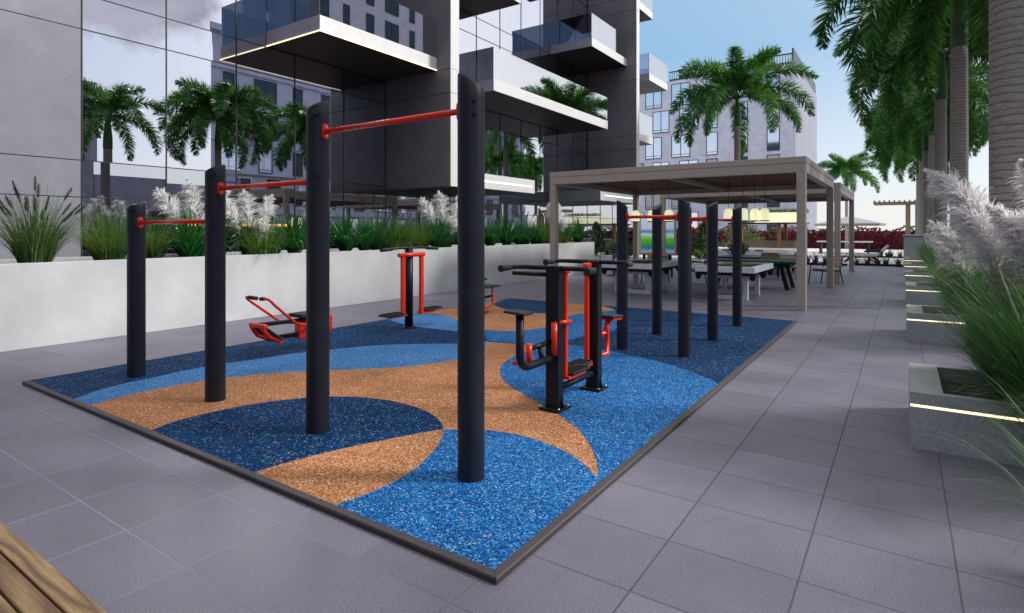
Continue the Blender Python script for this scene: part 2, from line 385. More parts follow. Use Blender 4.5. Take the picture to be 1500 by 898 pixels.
MX0, MX1, MY0, MY1 = -7.58, -1.5175, 2.115, 11.06
LB1 = [(-6.408,2.185),(-6.588,2.529),(-6.621,2.916),(-6.66,3.399),(-6.62,3.77),(-6.531,4.061),(-6.461,4.454),(-6.259,4.924),(-5.936,5.518),(-5.424,5.986),(-5.148,6.184),(-4.98,6.40),(-4.887,6.594),(-4.857,6.553),(-4.75,6.361),(-4.585,6.036),(-4.497,5.722),(-4.54,5.3),(-4.721,4.861),(-5.022,4.514),(-5.367,4.18),(-5.69,3.83),(-5.93,3.46),(-6.06,3.12),(-6.12,2.7),(-6.10,2.4),(-6.03,2.185)]
ORANGE = [(-6.03,2.185),(-6.10,2.4),(-6.12,2.7),(-6.06,3.12),(-5.93,3.46),(-5.69,3.83),(-5.367,4.18),(-5.022,4.514),(-4.721,4.861),(-4.54,5.3),(-4.497,5.722),(-4.585,6.036),(-4.75,6.361),(-4.857,6.553),(-4.848,6.541),(-4.638,6.594),(-4.427,6.638),(-4.158,6.705),(-3.99,6.8),(-3.861,6.992),(-3.938,6.77),(-3.985,6.45),(-4.015,6.15),(-3.989,5.855),(-3.897,5.567),(-3.745,5.29),(-3.57,5.07),(-3.406,4.904),(-3.2,4.757),(-2.845,4.54),(-2.519,4.355),(-2.222,4.146),(-2.069,4.009),(-1.928,3.853),(-1.804,3.692),(-1.70,3.53),(-1.59,3.313),(-1.75,3.46),(-1.96,3.59),(-2.23,3.675),(-2.49,3.69),(-2.72,3.637),(-2.86,3.56),(-2.947,3.489),(-2.995,3.447),(-2.93,3.38),(-2.83,3.22),(-2.745,3.04),(-2.68,2.86),(-2.64,2.7),(-2.63,2.5),(-2.65,2.316),(-2.683,2.185)]
BLUE = [(-2.683,2.185),(-2.65,2.316),(-2.63,2.5),(-2.64,2.7),(-2.68,2.86),(-2.745,3.04),(-2.83,3.22),(-2.93,3.38),(-2.995,3.447),(-2.947,3.489),(-2.86,3.56),(-2.72,3.637),(-2.49,3.69),(-2.23,3.675),(-1.96,3.59),(-1.75,3.46),(-1.59,3.313),(-1.70,3.53),(-1.804,3.692),(-1.928,3.853),(-2.069,4.009),(-2.222,4.146),(-2.519,4.355),(-2.845,4.54),(-3.2,4.757),(-3.406,4.904),(-3.57,5.07),(-3.745,5.29),(-3.897,5.567),(-3.989,5.855),(-4.015,6.15),(-3.985,6.45),(-3.938,6.77),(-3.85,6.985),(-3.69,6.99),(-3.5,6.98),(-3.285,6.955),(-2.916,6.87),(-2.471,6.71),(-2.063,6.49),(-1.78,6.28),(-1.588,6.045),(-1.5875,2.185)]
ELL = [(-4.883,2.185),(-4.95,2.38),(-4.93,2.72),(-4.838,3.059),(-4.66,3.36),(-4.497,3.538),(-4.238,3.69),(-3.97,3.765),(-3.719,3.78),(-3.521,3.753),(-3.333,3.696),(-3.184,3.617),(-3.074,3.538),(-3.006,3.468),(-3.07,3.36),(-3.194,3.09),(-3.318,2.80),(-3.4,2.559),(-3.447,2.377),(-3.484,2.185)]
ORANGE2 = [(-7.51,8.019),(-7.51,8.76),(-7.51,10.008),(-7.51,10.99),(-6.633,10.99),(-5.25,10.99),(-4.95,10.82),(-4.685,10.528),(-4.82,10.15),(-4.98,9.82),(-5.08,9.4),(-4.96,8.75),(-4.80,8.12),(-4.87,7.74),(-5.033,7.45),(-5.226,7.337),(-5.528,7.313),(-5.85,7.42),(-6.263,7.687),(-6.76,8.005),(-7.077,8.146),(-7.346,8.164)]
PALE2 = [(-7.467,7.181),(-7.51,7.464),(-7.51,7.844),(-7.329,8.155),(-7.049,8.133),(-6.76,8.005),(-6.263,7.687),(-5.85,7.42),(-5.528,7.313),(-5.295,7.074),(-5.311,6.924),(-5.45,6.934),(-5.806,6.954),(-6.202,6.941),(-6.606,6.93),(-7.05,7.03)]
BLUE2 = [(-5.85,7.42),(-5.528,7.313),(-5.226,7.337),(-5.033,7.45),(-4.87,7.74),(-4.80,8.12),(-4.96,8.75),(-5.08,9.4),(-4.98,9.82),(-4.82,10.15),(-4.685,10.528),(-4.184,9.46),(-3.77,8.473),(-3.88,8.15),(-3.93,7.7),(-3.936,7.147),(-3.976,6.8),(-4.183,6.72),(-4.454,6.66),(-4.661,6.62),(-4.896,6.60),(-5.043,6.771),(-5.234,6.976),(-5.528,7.207)]
ELL2 = [(-7.2,9.95),(-7.38,10.299),(-7.46,10.619),(-7.51,10.99),(-6.544,10.99),(-6.0,10.80),(-5.674,10.40),(-5.47,9.85),(-5.6,9.42),(-5.88,9.29),(-6.118,9.31),(-6.478,9.42),(-6.88,9.65)]
b = MB(); z = .030
b.box(MX0+.046, MX1-.046, MY0+.046, MY1-.046, 0, z, 0)
for k, (P, mi) in enumerate(((LB1,1),(PALE2,1),(ORANGE2,2),(ORANGE,2),(ELL2,0),(ELL,0),(BLUE2,3),(BLUE,3))):
    pts = []
    for p in smooth_poly(P):
        p = Vector(p)
        if p[0] < MX0+.072: p[0] = MX0
        if p[0] > MX1-.072: p[0] = MX1
        if p[1] < MY0+.072: p[1] = MY0
        if p[1] > MY1-.072: p[1] = MY1
        q = (min(max(p[0], MX0+.047), MX1-.047), min(max(p[1], MY0+.047), MY1-.047), z+.0005*(k+1))
        if not pts or (Vector(q)-Vector(pts[-1])).length > 1e-4: pts.append(q)
    ar = sum(pts[i-1][0]*pts[i][1]-pts[i][0]*pts[i-1][1] for i in range(len(pts)))
    if ar < 0: pts.reverse()
    b.face(pts, mi)
mat_o = tag(b.build('rubber_surface', [M['navy'], M['pale'], M['orange'], M['blue']]), 'blue and orange rubber play surface with leaf shaped patches', 'rubber flooring', kind='structure')
for a, c, ax in (((MX0,MY0),(MX1,MY0),0),((MX1,MY0),(MX1,MY1),1),((MX1,MY1),(MX0,MY1),0),((MX0,MY1),(MX0,MY0),1)):
    b = MB(); a = Vector((*a,0)); c = Vector((*c,0)); t = (c-a).normalized(); n = Vector((-t.y,t.x,0)); w = .048; g = .0012
    o1, o2 = a+t*g, c-t*g; i1, i2 = a+n*w+t*(w+g), c+n*w-t*(w+g); up = Vector((0,0,1))
    e1, e2 = o1+n*.006+t*.006, o2+n*.006-t*.006
    b.face([o1, o2, o2+up*.024, o1+up*.024]); b.face([o1+up*.024, o2+up*.024, e2+up*.031, e1+up*.031]); b.face([e1+up*.031, e2+up*.031, i2+up*.0345, i1+up*.0345])
    b.face([o1, o1+up*.024, e1+up*.031, i1+up*.0345, i1]); b.face([o2, i2, i2+up*.0345, e2+up*.031, o2+up*.024]); b.face([i1, i1+up*.0345, i2+up*.0345, i2])
    b.build('edge_trim', M['edging'], mat_o)
MZ = .042

# ------------------------------------------------------------------ gym equipment
def gym_post(parent, x, y, h, r=.085, face=0, slope=.05, holes=()):
    """round post with a slanted top"""
    bb = MB(); n = 28; zs = (MZ-.015, .4, .8, 1.2, 1.6, h-.15)
    zs = [q for q in zs if q < h-.1]
    rings = []
    for q in zs: rings.append([(x+r*math.cos(2*PI*k/n), y+r*math.sin(2*PI*k/n), q) for k in range(n)])
    rings.append([(x+r*math.cos(2*PI*k/n), y+r*math.sin(2*PI*k/n), h-slope+slope*math.cos(2*PI*k/n-face)) for k in range(n)])
    rings.append([(x+.93*r*math.cos(2*PI*k/n), y+.93*r*math.sin(2*PI*k/n), h-slope+.012+slope*math.cos(2*PI*k/n-face)) for k in range(n)])
    st = len(bb.v)
    for rg in rings: bb.v += rg
    for i in range(len(rings)-1):
        for k in range(n):
            k2 = (k+1) % n; bb.f.append((st+i*n+k, st+i*n+k2, st+(i+1)*n+k2, st+(i+1)*n+k)); bb.m.append(0); bb.s.append(i < len(rings)-2)
    bb.f.append(tuple(st+(len(rings)-1)*n+k for k in range(n))); bb.m.append(0); bb.s.append(False)
    return bb.build('post', M['post'], parent)
def flange(parent, x, y, z, d, r=.085):
    """mounting plate with two bolts on a post; d = direction of the bar"""
    q = MB(); cx = x+d*(r+.004)
    pts = [(cx, y+.028*math.cos(t), z+.02*(1 if math.sin(t) > 0 else -1)*1.6+.028*math.sin(t)) for t in [2*PI*k/20 for k in range(20)]]
    if d > 0: f1 = pts
    else: f1 = pts[::-1]
    b2 = [(p[0]-d*.05, p[1], p[2]) for p in f1]; f0 = [(p[0]+d*.008, p[1], p[2]) for p in f1]
    q.face(f0)
    for k in range(20): q.face([b2[k], b2[(k+1) % 20], f0[(k+1) % 20], f0[k]], 0, True)
    fl = q.build('flange', M['red'], parent)
    for s in (-1, 1):
        q = MB(); q.tube([(cx+d*.005, y, z+s*.034), (cx+d*.017, y, z+s*.034)], [.011, .009], 10)
        q.build('bolt', M['steel'], fl)
def cross_bar(parent, x0, x1, y, z, r=.0205, pr=.085):
    q = MB(); q.tube([(x0+pr-.01, y, z), (x1-pr+.01, y, z)], r, 14)
    o = q.build('bar', M['red'], parent)
    flange(o, x0, y, z, 1, pr); flange(o, x1, y, z, -1, pr)
st = thing('pull_up_station', 'row of four dark posts stepping up in height with three red pull-up bars', 'pull-up bars', (-4.55,2.89,0))
PX = (-6.858, -5.277, -3.791, -2.271)
for x, h in zip(PX, (1.89, 2.20, 2.60, 2.585)):
    pst = gym_post(st, x, 2.89, h, .087 if x < -3 else .086, R(45) if x < -3 else R(214), .035 if x < -3 else .05)
    ht2 = {PX[0]: 1.69, PX[1]: 1.985, PX[2]: 2.365}.get(x)
    if ht2:
        q = MB(); q.tube([(x+.05, 2.838, ht2+.14), (x+.075, 2.815, ht2+.146)], [.032, .03], 14); q.build('slot_cap', M['black'], pst)
for k, z in enumerate((1.685, 1.985, 2.365)): cross_bar(st, PX[k], PX[k+1], 2.89, z, pr=.087)
for x, z in ((PX[2], 1.985), (PX[1], 1.685), (PX[3], 2.365)):
    for s in (-1, 1):
        q = MB(); q.tube([(x+.07, 2.835, z+s*.04), (x+.085, 2.825, z+s*.04)], [.014, .012], 10); q.build('bolt', M['black'], st)
for k, (y, ww) in enumerate(((7.17, 'nearest'), (8.48, 'middle'), (9.96, 'farthest'))):
    t = thing('pull_up_station', f'dark two-post frame with a red bar, {ww} of the three behind the exercise machines', 'pull-up bars', (-2.67,y,0), group='pull-up frames at the back of the mat')
    gym_post(t, -3.09, y, 1.99, .073, R(214) if y < 8 else R(60), .045); gym_post(t, -2.265, y, 2.0, .074, R(190) if y < 8 else R(40), .035)
    cross_bar(t, -3.09, -2.265, y, 1.775, .02, .073)

# twin post machine: two square posts, hanging red arms with pedals, kick-back pads at both ends
x0, ya, yb = -2.535, 4.41, 5.19
t = thing('exercise_machine', 'black twin-post exercise machine with red hanging arms and black grips', 'gym machine', (x0,4.8,0))
for y, hh in ((ya, 1.29), (yb, 1.30)):
    q = MB(); q.box(x0-.065, x0+.065, y-.05, y+.05, MZ, hh); ps = q.build('post', M['black'], t, .008)
    q = MB(); q.box(x0-.105, x0+.105, y-.10, y+.10, MZ-.012, MZ+.014); pl = q.build('base_plate', M['black'], t, .004)
    for sx in (-1, 1):
        for sy in (-1, 1):
            q = MB(); q.tube([(x0+sx*.085, y+sy*.08, MZ+.012), (x0+sx*.085, y+sy*.08, MZ+.026)], .012, 6); q.build('bolt', M['steel'], pl)
    for sx in (-1, 1):
        q = MB(); q.face([(x0+sx*.065, y-.004, MZ+.012), (x0+sx*.098, y-.004, MZ+.012), (x0+sx*.065, y-.004, MZ+.09)]); q.face([(x0+sx*.065, y+.004, MZ+.012), (x0+sx*.098, y+.004, MZ+.012), (x0+sx*.065, y+.004, MZ+.09)])
        q.build('gusset', M['black'], t)
q = MB(); q.tube([(x0, ya+.04, .20), (x0, yb-.04, .20)], .032, 12); q.build('cross_beam', M['black'], t)
# overhead handle bars
for y, z in ((ya, 1.265), (yb, 1.285)):
    q = MB(); sg = -1 if y == ya else 1
    q.tube([(x0-.42, y-.10, z), (x0-.40, y-.02, z+.003), (x0-.30, y, z+.004), (x0+.30, y, z+.004), (x0+.40, y-.02, z+.003), (x0+.42, y-.10, z)], .021, 12)
    hb = q.build('handlebar', M['black'], t)
    for sx in (-1, 1):
        q = MB(); q.tube([(x0+sx*.42, y-.08, z), (x0+sx*.425, y-.20, z-.004)], [.027, .025], 12); q.tube([(x0+sx*.425, y-.20, z-.004), (x0+sx*.426, y-.22, z-.004)], .032, 12); q.build('grip', M['rubber'], hb)
q = MB(); q.tube([(x0-.06, ya-.02, 1.21), (x0-.34, ya-.16, 1.225)], .02, 12); q.build('handle', M['black'], t)
# hanging arms with pedals between the posts
for y, xx in ((ya+.085, x0+.055), (yb-.095, x0-.03)):
    q = MB(); q.box(xx-.022, xx+.022, y-.02, y+.02, .30, 1.24); ar = q.build('swing_arm', M['red'], t, .006)
    q = MB(); q.tube([(xx-.03, y, 1.25), (xx+.04, y, 1.25)], .034, 14); q.build('pivot', M['red'], ar)
    sy = 1 if y < 4.8 else -1
    q = MB(); q.box(xx-.055, xx+.055, y-.02 if sy > 0 else y-.30, y+.30 if sy > 0 else y+.02, .285, .315); q.build('pedal_bracket', M['red'], ar, .004)
    q = MB(); q.box(xx-.075, xx+.075, y+.02 if sy > 0 else y-.36, y+.36 if sy > 0 else y-.02, .318, .342)
    for k in range(6):
        yy = y+sy*(.06+k*.05); q.box(xx-.07, xx+.07, yy-.008, yy+.008, .342, .352)
    q.build('pedal', M['rubber'], ar, .003)
# seat end nearest the camera
q = MB(); q.tube([(x0, ya-.03, .49)]+[(x0, ya-.35, .49)]+arc((x0, ya-.42, .49), (x0, ya-.555, .49), (x0, ya-.555, .62))+[(x0, ya-.555, .93)], .033, 14); arm = q.build('seat_arm', M['black'], t)
q = MB(); q.cbox((x0-.01, ya-.56, .945), .20, .15, .022, Matrix.Rotation(R(3), 3, 'Y')); q.build('pad', M['rubber'], arm, .008)
q = MB(); q.tube([(x0-.03, ya-.04, .62), (x0-.03, ya-.36, .62)], .024, 12); q.tube([(x0-.03, ya-.20, .60), (x0-.01, ya-.20, .5)], .022, 10); q.build('brace', M['black'], t)
q = MB(); q.tube([(x0-.03, ya-.37, .66), (x0-.03, ya-.37, .49)], .026, 12); q.tube([(x0-.03, ya-.37, .50), (x0-.17, ya-.40, .49)], .018, 10); q.build('foot_lever', M['red'], t)
q = MB(); q.tube([(x0+.03, ya-.055, .52), (x0+.03, ya-.055, .80)], .028, 12); q.tube([(x0+.03, ya-.05, .795), (x0+.11, ya+.10, .795)], .02, 12); q.build('lever', M['red'], t)
# pad end away from the camera
q = MB(); q.tube([(x0+.03, yb+.03, .56), (x0+.03, yb+.24, .56), (x0+.03, yb+.24, .34), (x0+.03, yb+.03, .36)], .026, 12); q.tube([(x0+.03, yb+.20, .56), (x0+.03, yb+.27, .68)], .03, 12); br = q.build('pad_bracket', M['red'], t)
q = MB(); q.cbox((x0+.03, yb+.32, .69), .17, .22, .02, Matrix.Rotation(R(-4), 3, 'X')); q.build('pad_plate', M['red'], br, .004)
q = MB(); q.cbox((x0+.03, yb+.31, .717), .19, .26, .03, Matrix.Rotation(R(-4), 3, 'X')); q.build('pad', M['rubber'], br, .01)
q = MB(); q.tube([(x0+.0, yb+.04, .60), (x0-.15, yb+.22, .67)], .016, 10); q.build('side_handle', M['black'], t)

# air walker by the white wall
x0, y0 = -6.592, 6.773
t = thing('air_walker', 'black single-post walker with two red hanging arms near the white planter wall', 'gym machine', (x0,y0,0))
q = MB(); q.tube([(x0, y0, MZ-.01), (x0, y0, 1.31)], .066, 22); q.build('post', M['black'], t)
q = MB(); q.lathe([(.0,.0),(.10,.0),(.10,.012),(.066,.016)], (x0, y0, MZ), 22); q.build('base_plate', M['black'], t)
q = MB(); q.tube([(x0+.03, y0-.60, 1.30), (x0+.03, y0-.25, 1.32), (x0+.03, y0+.25, 1.32), (x0+.03, y0+.66, 1.29)], .02, 12); hb = q.build('handlebar', M['black'], t)
for s in (-1, 1):
    q = MB(); q.tube([(x0+.03, y0+s*.40, 1.308), (x0+.03, y0+s*.63, 1.296)], .027, 12); q.build('grip', M['rubber'], hb)
q = MB(); q.tube([(x0+.075, y0-.30, 1.21), (x0+.075, y0+.27, 1.21)], .034, 14); q.build('pivot_tube', M['red'], t)
for s in (-1, 1):
    y = y0+s*.21
    q = MB(); q.box(x0+.05, x0+.10, y-.036, y+.036, .27, 1.20); ar = q.build('swing_arm', M['red'], t, .008)
    q = MB(); q.box(x0+.02, x0+.13, min(y-s*.04, y+s*.30), max(y-s*.04, y+s*.30), .25, .285); q.build('pedal_bracket', M['red'], ar, .005)
    q = MB(); q.box(x0-.01, x0+.16, min(y+s*.03, y+s*.44), max(y+s*.03, y+s*.44), .288, .312)
    for k in range(7): q.box(x0, x0+.15, y+s*(.08+k*.052)-.01, y+s*(.08+k*.052)+.01, .312, .327)
    q.build('pedal', M['rubber'], ar, .003)

# rowing machine
x0 = -6.6
t = thing('rowing_machine', 'low rowing machine with red lever handles and red foot rests behind the tall posts', 'gym machine', (x0,4.93,0))
q = MB(); q.box(x0-.05, x0+.05, 4.88, 4.98, MZ-.01, .38); q.build('post', M['black'], t, .006)
q = MB(); q.bar((x0, 4.16, .43), (x0, 5.25, .40), .05, .05); q.build('seat_rail', M['black'], t, .006)
q = MB(); q.bar((x0, 4.35, .24), (x0, 5.22, .23), .055, .055); q.build('lower_beam', M['black'], t, .006)
q = MB(); q.cbox((x0, 4.80, .48), .30, .24, .05); q.cbox((x0, 4.80, .45), .12, .10, .03); q.build('seat', M['rubber'], t, .014)
q = MB(); q.box(x0-.07, x0+.07, 4.78, 5.20, .26, .37); q.box(x0-.05, x0+.05, 5.15, 5.24, .2, .44); q.box(x0-.06, x0+.06, 4.70, 4.84, .17, .40); q.build('housing', M['red'], t, .02)
for k, s in enumerate((-1, 1)):
    xx = x0+s*.17
    q = MB(); q.tube([(x0+s*.08, 4.92, .33), (xx, 4.78, .36)]+arc((xx, 4.72, .37), (xx, 4.60, .38), (xx+s*.02, 4.50, .46))+[(xx+s*.07, 4.20, .70)]+arc((xx+s*.08, 4.17, .73), (xx+s*.08, 4.12, .78), (xx-s*.02, 4.13, .765), 4), .017, 12)
    hd = q.build('lever_handle', M['red'], t)
    q = MB(); q.tube([(xx-s*.01, 4.13, .765), (xx-s*.13, 4.16, .755)], .024, 12); q.build('grip', M['rubber'], hd)
for s in (-1, 1):
    xx = x0+s*.12
    q = MB(); q.tube([(xx, 4.14, .40), (xx, 4.22, .29), (xx, 4.36, .22), (xx, 4.40, .22)], .032, 12); q.tube([(x0, 4.37, .22), (xx+s*.04, 4.37, .22)], .034, 12); fr = q.build('foot_rest', M['red'], t)
    q = MB(); q.cbox((xx, 4.28, .31), .10, .27, .025, Matrix.Rotation(R(-38), 3, 'X')); q.build('foot_pad', M['rubber'], fr, .006)
q = MB(); q.cbox((x0, 4.15, .42), .32, .06, .06); q.build('front_bracket', M['red'], t, .015)

# small seated trainer
x0, y0 = -6.63, 8.80
t = thing('leg_trainer', 'small black seat on a red bent tube frame half hidden by the tallest post', 'gym machine', (x0,y0,0))
q = MB(); q.box(x0-.045, x0+.045, y0-.12, y0-.03, MZ-.01, .36); q.build('post', M['black'], t, .006)
q = MB(); q.cbox((x0, y0+.10, .53), .34, .46, .035); q.cbox((x0, y0-.32, .53), .30, .26, .03); q.build('seat', M['rubber'], t, .014)
q = MB(); q.tube([(x0+.06, y0+.22, .52), (x0+.06, y0+.23, .24)]+arc((x0+.06, y0+.23, .20), (x0+.06, y0+.21, .13), (x0+.06, y0+.08, .12))+[(x0+.04, y0-.07, .12)], .018, 12); q.tube([(x0-.06, y0-.02, .52), (x0-.06, y0-.12, .2)], .018, 10); q.build('frame', M['red'], t)
q = MB(); q.tube([(x0, y0-.06, .31), (x0+.05, y0+.23, .34)], .022, 10); q.build('brace', M['black'], t)
q = MB(); q.tube([(x0-.02, y0-.05, .52), (x0-.02, y0+.02, .66), (x0-.02, y0+.14, .665)], .018, 10); q.build('handle', M['black'], t)
q = MB(); q.box(x0-.10, x0+.10, y0-.12, y0+.06, .055, .085); q.build('foot_rest', M['red'], t, .008)

# ------------------------------------------------------------------ bench at the lower left
t = thing('wooden_bench', 'slatted pine bench close to the camera at the lower left', 'bench', (-3.2,.45,0))
for y1 in (.758, .682, .606, .53, .454, .378):
    q = MB(); q.box(-5.0, -1.35, y1-.069, y1, .405, .45); q.build('slat', M['bench'], t, .005)
for x in (-4.6, -3.2, -1.75):
    q = MB(); q.box(x-.04, x+.04, .34, .72, .33, .4035); q.box(x-.04, x+.04, .36, .44, 0, .33); q.box(x-.04, x+.04, .62, .70, 0, .33); q.build('leg_frame', M['post'], t, .006)

# ------------------------------------------------------------------ long planter wall
WX = -9.80
t = thing('planter_wall', 'long low white rendered planter wall in front of the glass building', 'planter wall', (-10.4,9,0))
q = MB(); q.box(WX-.14, WX, -4, 20.1, 0, 1.155); q.box(WX-1.55, WX-.14, 19.95, 20.1, 0, 1.155); q.box(WX-1.69, WX-1.55, -4, 20.1, 0, 1.155); q.build('wall', M['whitewall'], t, .006)
q = MB(); q.box(WX-1.548, WX-.142, -4, 19.948, .3, 1.06); q.build('soil', M['soil'], t)

# ------------------------------------------------------------------ plants
def blades(q, n, rb, L, lean, droop, w, rng, m=0, seg=5, Lv=.35, up=.0):
    for _ in range(n):
        a = rng.uniform(0, 2*PI); rr = rb*math.sqrt(rng.random()); d = Vector((math.cos(a), math.sin(a), 0))
        p0 = d*rr; a2 = a+rng.uniform(-.6, .6); d2 = Vector((math.cos(a2), math.sin(a2), 0))
        l = L*rng.uniform(1-Lv, 1+Lv*.4); ln = lean*(rng.random()**.7)+up; dr = droop*rng.uniform(.5, 1.4)*ln/lean if lean else droop
        side = Vector((-d2.y, d2.x, 0)); tw = rng.uniform(-.7, .7); side = (side*math.cos(tw)+d2*math.sin(tw))
        pts = []; p = p0.copy(); th = PI/2-ln*.45
        for i in range(seg+1):
            pts.append(p.copy()); tt = i/seg; thi = PI/2-ln*(.35+.75*tt)-dr*tt*tt
            p = p+(d2*math.cos(thi)+Vector((0,0,1))*math.sin(thi))*(l/seg)
        ww = w*rng.uniform(.7, 1.25)
        q.ribbon(pts, side, lambda s, ww=ww: ww*(1-.9*s)*(.6+min(s*3, .4)), m)
def spikes(q, n, L, lean, rng, m=0, sl=.14, r=.014):
    """stems carrying bottle-brush seed heads"""
    for _ in range(n):
        a = rng.uniform(0, 2*PI); d = Vector((math.cos(a), math.sin(a), 0)); l = L*rng.uniform(.75, 1.1); ln = lean*rng.uniform(.2, 1)
        pts = [Vector((0,0,0))]
        for i in range(5):
            th = PI/2-ln*(.5+i*.18); pts.append(pts[-1]+(d*math.cos(th)+Vector((0,0,1))*math.sin(th))*l/5)
        q.tube(pts, [.003,.003,.003,.0025,.002,.002], 4, m, False)
        t = (pts[-1]-pts[-2]).normalized(); b0 = pts[-1]
        for k in range(46):
            s = k/46; c = b0+t*s*sl; u = t.orthogonal().normalized(); u.rotate(Matrix.Rotation(k*2.4, 3, t)) ; rr = r*(math.sin(PI*(.12+.83*s)))*rng.uniform(.8, 1.3)
            tip = c+u*rr+t*.022; sd = t.cross(u)*.008
            q.face([c-sd, c+sd, tip+sd*.4, tip-sd*.4], m)
def plume_geo(q, p0, d, L, rng, R0, n, w, m=0, curl=.5):
    """feathery pampas head along a bending axis"""
    d = d.normalized(); side = d.cross(Vector((0,0,1)))
    side = side.normalized() if side.length > .05 else Vector((1,0,0))
    ax = [p0.copy()]; dd = d.copy(); K = 16
    hz = Vector((d.x, d.y, 0)); hz = hz.normalized() if hz.length > .05 else Vector((1,0,0))
    for i in range(K):
        dd = (dd+hz*curl*.05*i/K*2).normalized(); ax.append(ax[-1]+dd*L/K)
    q.tube([ax[i] for i in range(0, K+1, 2)], [.006*(1-.7*i/8) for i in range(9)], 5, m, False)
    nt_ = max(20, n//22)
    for k in range(nt_):
        s = (k+rng.random())/nt_; i = min(K-1, int(s*K)); fr = s*K-i; c = ax[i].lerp(ax[i+1], fr); t = (ax[i+1]-ax[i]).normalized()
        u = t.orthogonal().normalized(); u.rotate(Matrix.Rotation(k*2.4+rng.uniform(-.5, .5), 3, t))
        prof = (math.sin(PI*min(1, .12+.9*s))**.8)*(1-.45*s)+.10
        main = (t*rng.uniform(.55, 1.2)+u*.62+Vector((0,0,-.12))).normalized(); Lt = R0*prof*rng.uniform(.8, 1.45)
        for _ in range(22):
            b0 = c+t*rng.uniform(-.012, .03)
            f = rng.random()**.6; dirn = (main+Vector((rng.gauss(0,.20), rng.gauss(0,.20), rng.gauss(0,.20)))).normalized()
            st_ = b0+main*Lt*.35*rng.random(); l = Lt*rng.uniform(.35, .8)
            p1 = st_+dirn*l*.5; p2 = p1+(dirn+Vector((rng.gauss(0,.2), rng.gauss(0,.2), -.35))).normalized()*l*.3; p3 = p2+(dirn+Vector((rng.gauss(0,.3), rng.gauss(0,.3), -.9))).normalized()*l*.28
            sd = dirn.cross(Vector((rng.uniform(-1,1), rng.uniform(-1,1), rng.uniform(-1,1)))).normalized()
            q.ribbon([st_, p1, p2, p3], sd, lambda x, w=w: w*(.5+.6*math.sin(PI*min(1, x*.95)))*(1-.7*x), m)
G_PL = 'plants in the long white planter'
def make_plant(name, label, cat, loc, parts, rz=0, sc_=1, group=G_PL):
    o = thing(name, label, cat, loc, rz, group); o.scale = (sc_,)*3
    for pn, fn, mt in parts:
        q = MB(); fn(q); q.build(pn, mt, o, world=False)
    return o
def fgrass(seed, n=420, L=.62, w=.0042, lean=1.15, droop=.55, rb=.14, k=1.45): return lambda q: blades(q, int(n*1.25), rb, L*k, lean*1.2, droop*1.5, w*1.4, random.Random(seed), seg=6, Lv=.5)
def fspike(seed, n=16, L=.85, lean=.75): return lambda q: spikes(q, n, L*1.22, lean, random.Random(seed), 0, .20, .036)
def fstrap(seed, n=60, L=.80, w=.030, lean=1.25, droop=.8): return lambda q: blades(q, n, .07, L, lean, droop, w, random.Random(seed), seg=7, Lv=.25)
def fplume(seed, dirs, R0=.29, n=900, w=.009):
    def fn(q):
        rng = random.Random(seed)
        for (dx, dy, h0, L) in dirs:
            d = Vector((dx, dy, 1)).normalized(); base = Vector((dx*.1, dy*.1, 0)); p0 = base+d*h0
            q.tube([base, base.lerp(p0, .5), p0], .0045, 5, 0, False)
            plume_geo(q, p0, d, L, rng, R0, n, w)
    return fn
SZ = 1.06
PXL = -10.30
fg = make_plant('fountain_grass', 'large green fountain grass with brown seed heads in front of the stone panel', 'ornamental grass', (PXL,3.02,SZ), [('foliage', fgrass(1, 620, .74, .0048, .95, .45, .17), M['grass']), ('seed_heads', fspike(2, 24, .84, .8), M['spike'])])
lg = make_plant('tufted_grass', 'bright green tuft of grass standing left of the shortest post', 'ornamental grass', (PXL,3.95,SZ), [('foliage', fgrass(3, 700, .62, .0042, 1.15, .5, .16), M['limegrass'])])
dup(lg, 'green grass tuft half hidden behind the shortest post', (PXL,4.55,SZ), 1.3, .85)
sl = make_plant('strap_leaf_plant', 'leafy strap plant below the lowest red bar', 'leafy plant', (PXL+.12,5.1,SZ), [('leaves', fstrap(5, 150, .95, .030, 1.5, 1.0), M['strap'])])
pp = make_plant('pampas_grass', 'white pampas plumes behind the lowest red bar and second post', 'pampas grass', (PXL-.15,5.42,SZ), [('foliage', fgrass(6, 300, .7, .0045, 1.0, .7), M['darkgrass']),
    ('plume', fplume(7, [(-.05,-.42,.62,.78)]), M['whiteplume']), ('plume', fplume(8, [(.0,-.06,.62,.82)]), M['whiteplume']), ('plume', fplume(9, [(.08,.26,.62,.80)]), M['whiteplume']), ('plume', fplume(10, [(.3,.05,.34,.55)]), M['whiteplume'])])
dup(pp, 'spreading white pampas plumes between the second and third posts', (PXL-.05,6.35,SZ), .25, .92)
gr2 = make_plant('drooping_grass', 'drooping yellow green grass below the spreading pampas plumes', 'ornamental grass', (PXL+.2,6.45,SZ), [('foliage', fgrass(11, 330, .58, .007, 1.35, 1.15, .22), M['limegrass'])])
sp = [(7.2, 'dark strap leaf plant left of the third post', 1.0), (8.5, 'glossy strap leaf plant right of the third post', 1.0), (9.05, 'low strap leaf plant beside the dark fountain grass', .85), (11.5, 'strap leaf plant beneath the pampas behind the walker', 1.0), (14.75, 'broad green strap plant right of the tallest post', 1.12), (13.2, 'strap leaf plant hidden partly by the tallest post', 1.0), (18.4, 'strap leaf plant by the left pergola leg', 1.0), (19.5, 'last strap leaf plant at the end of the planter', 1.1)]
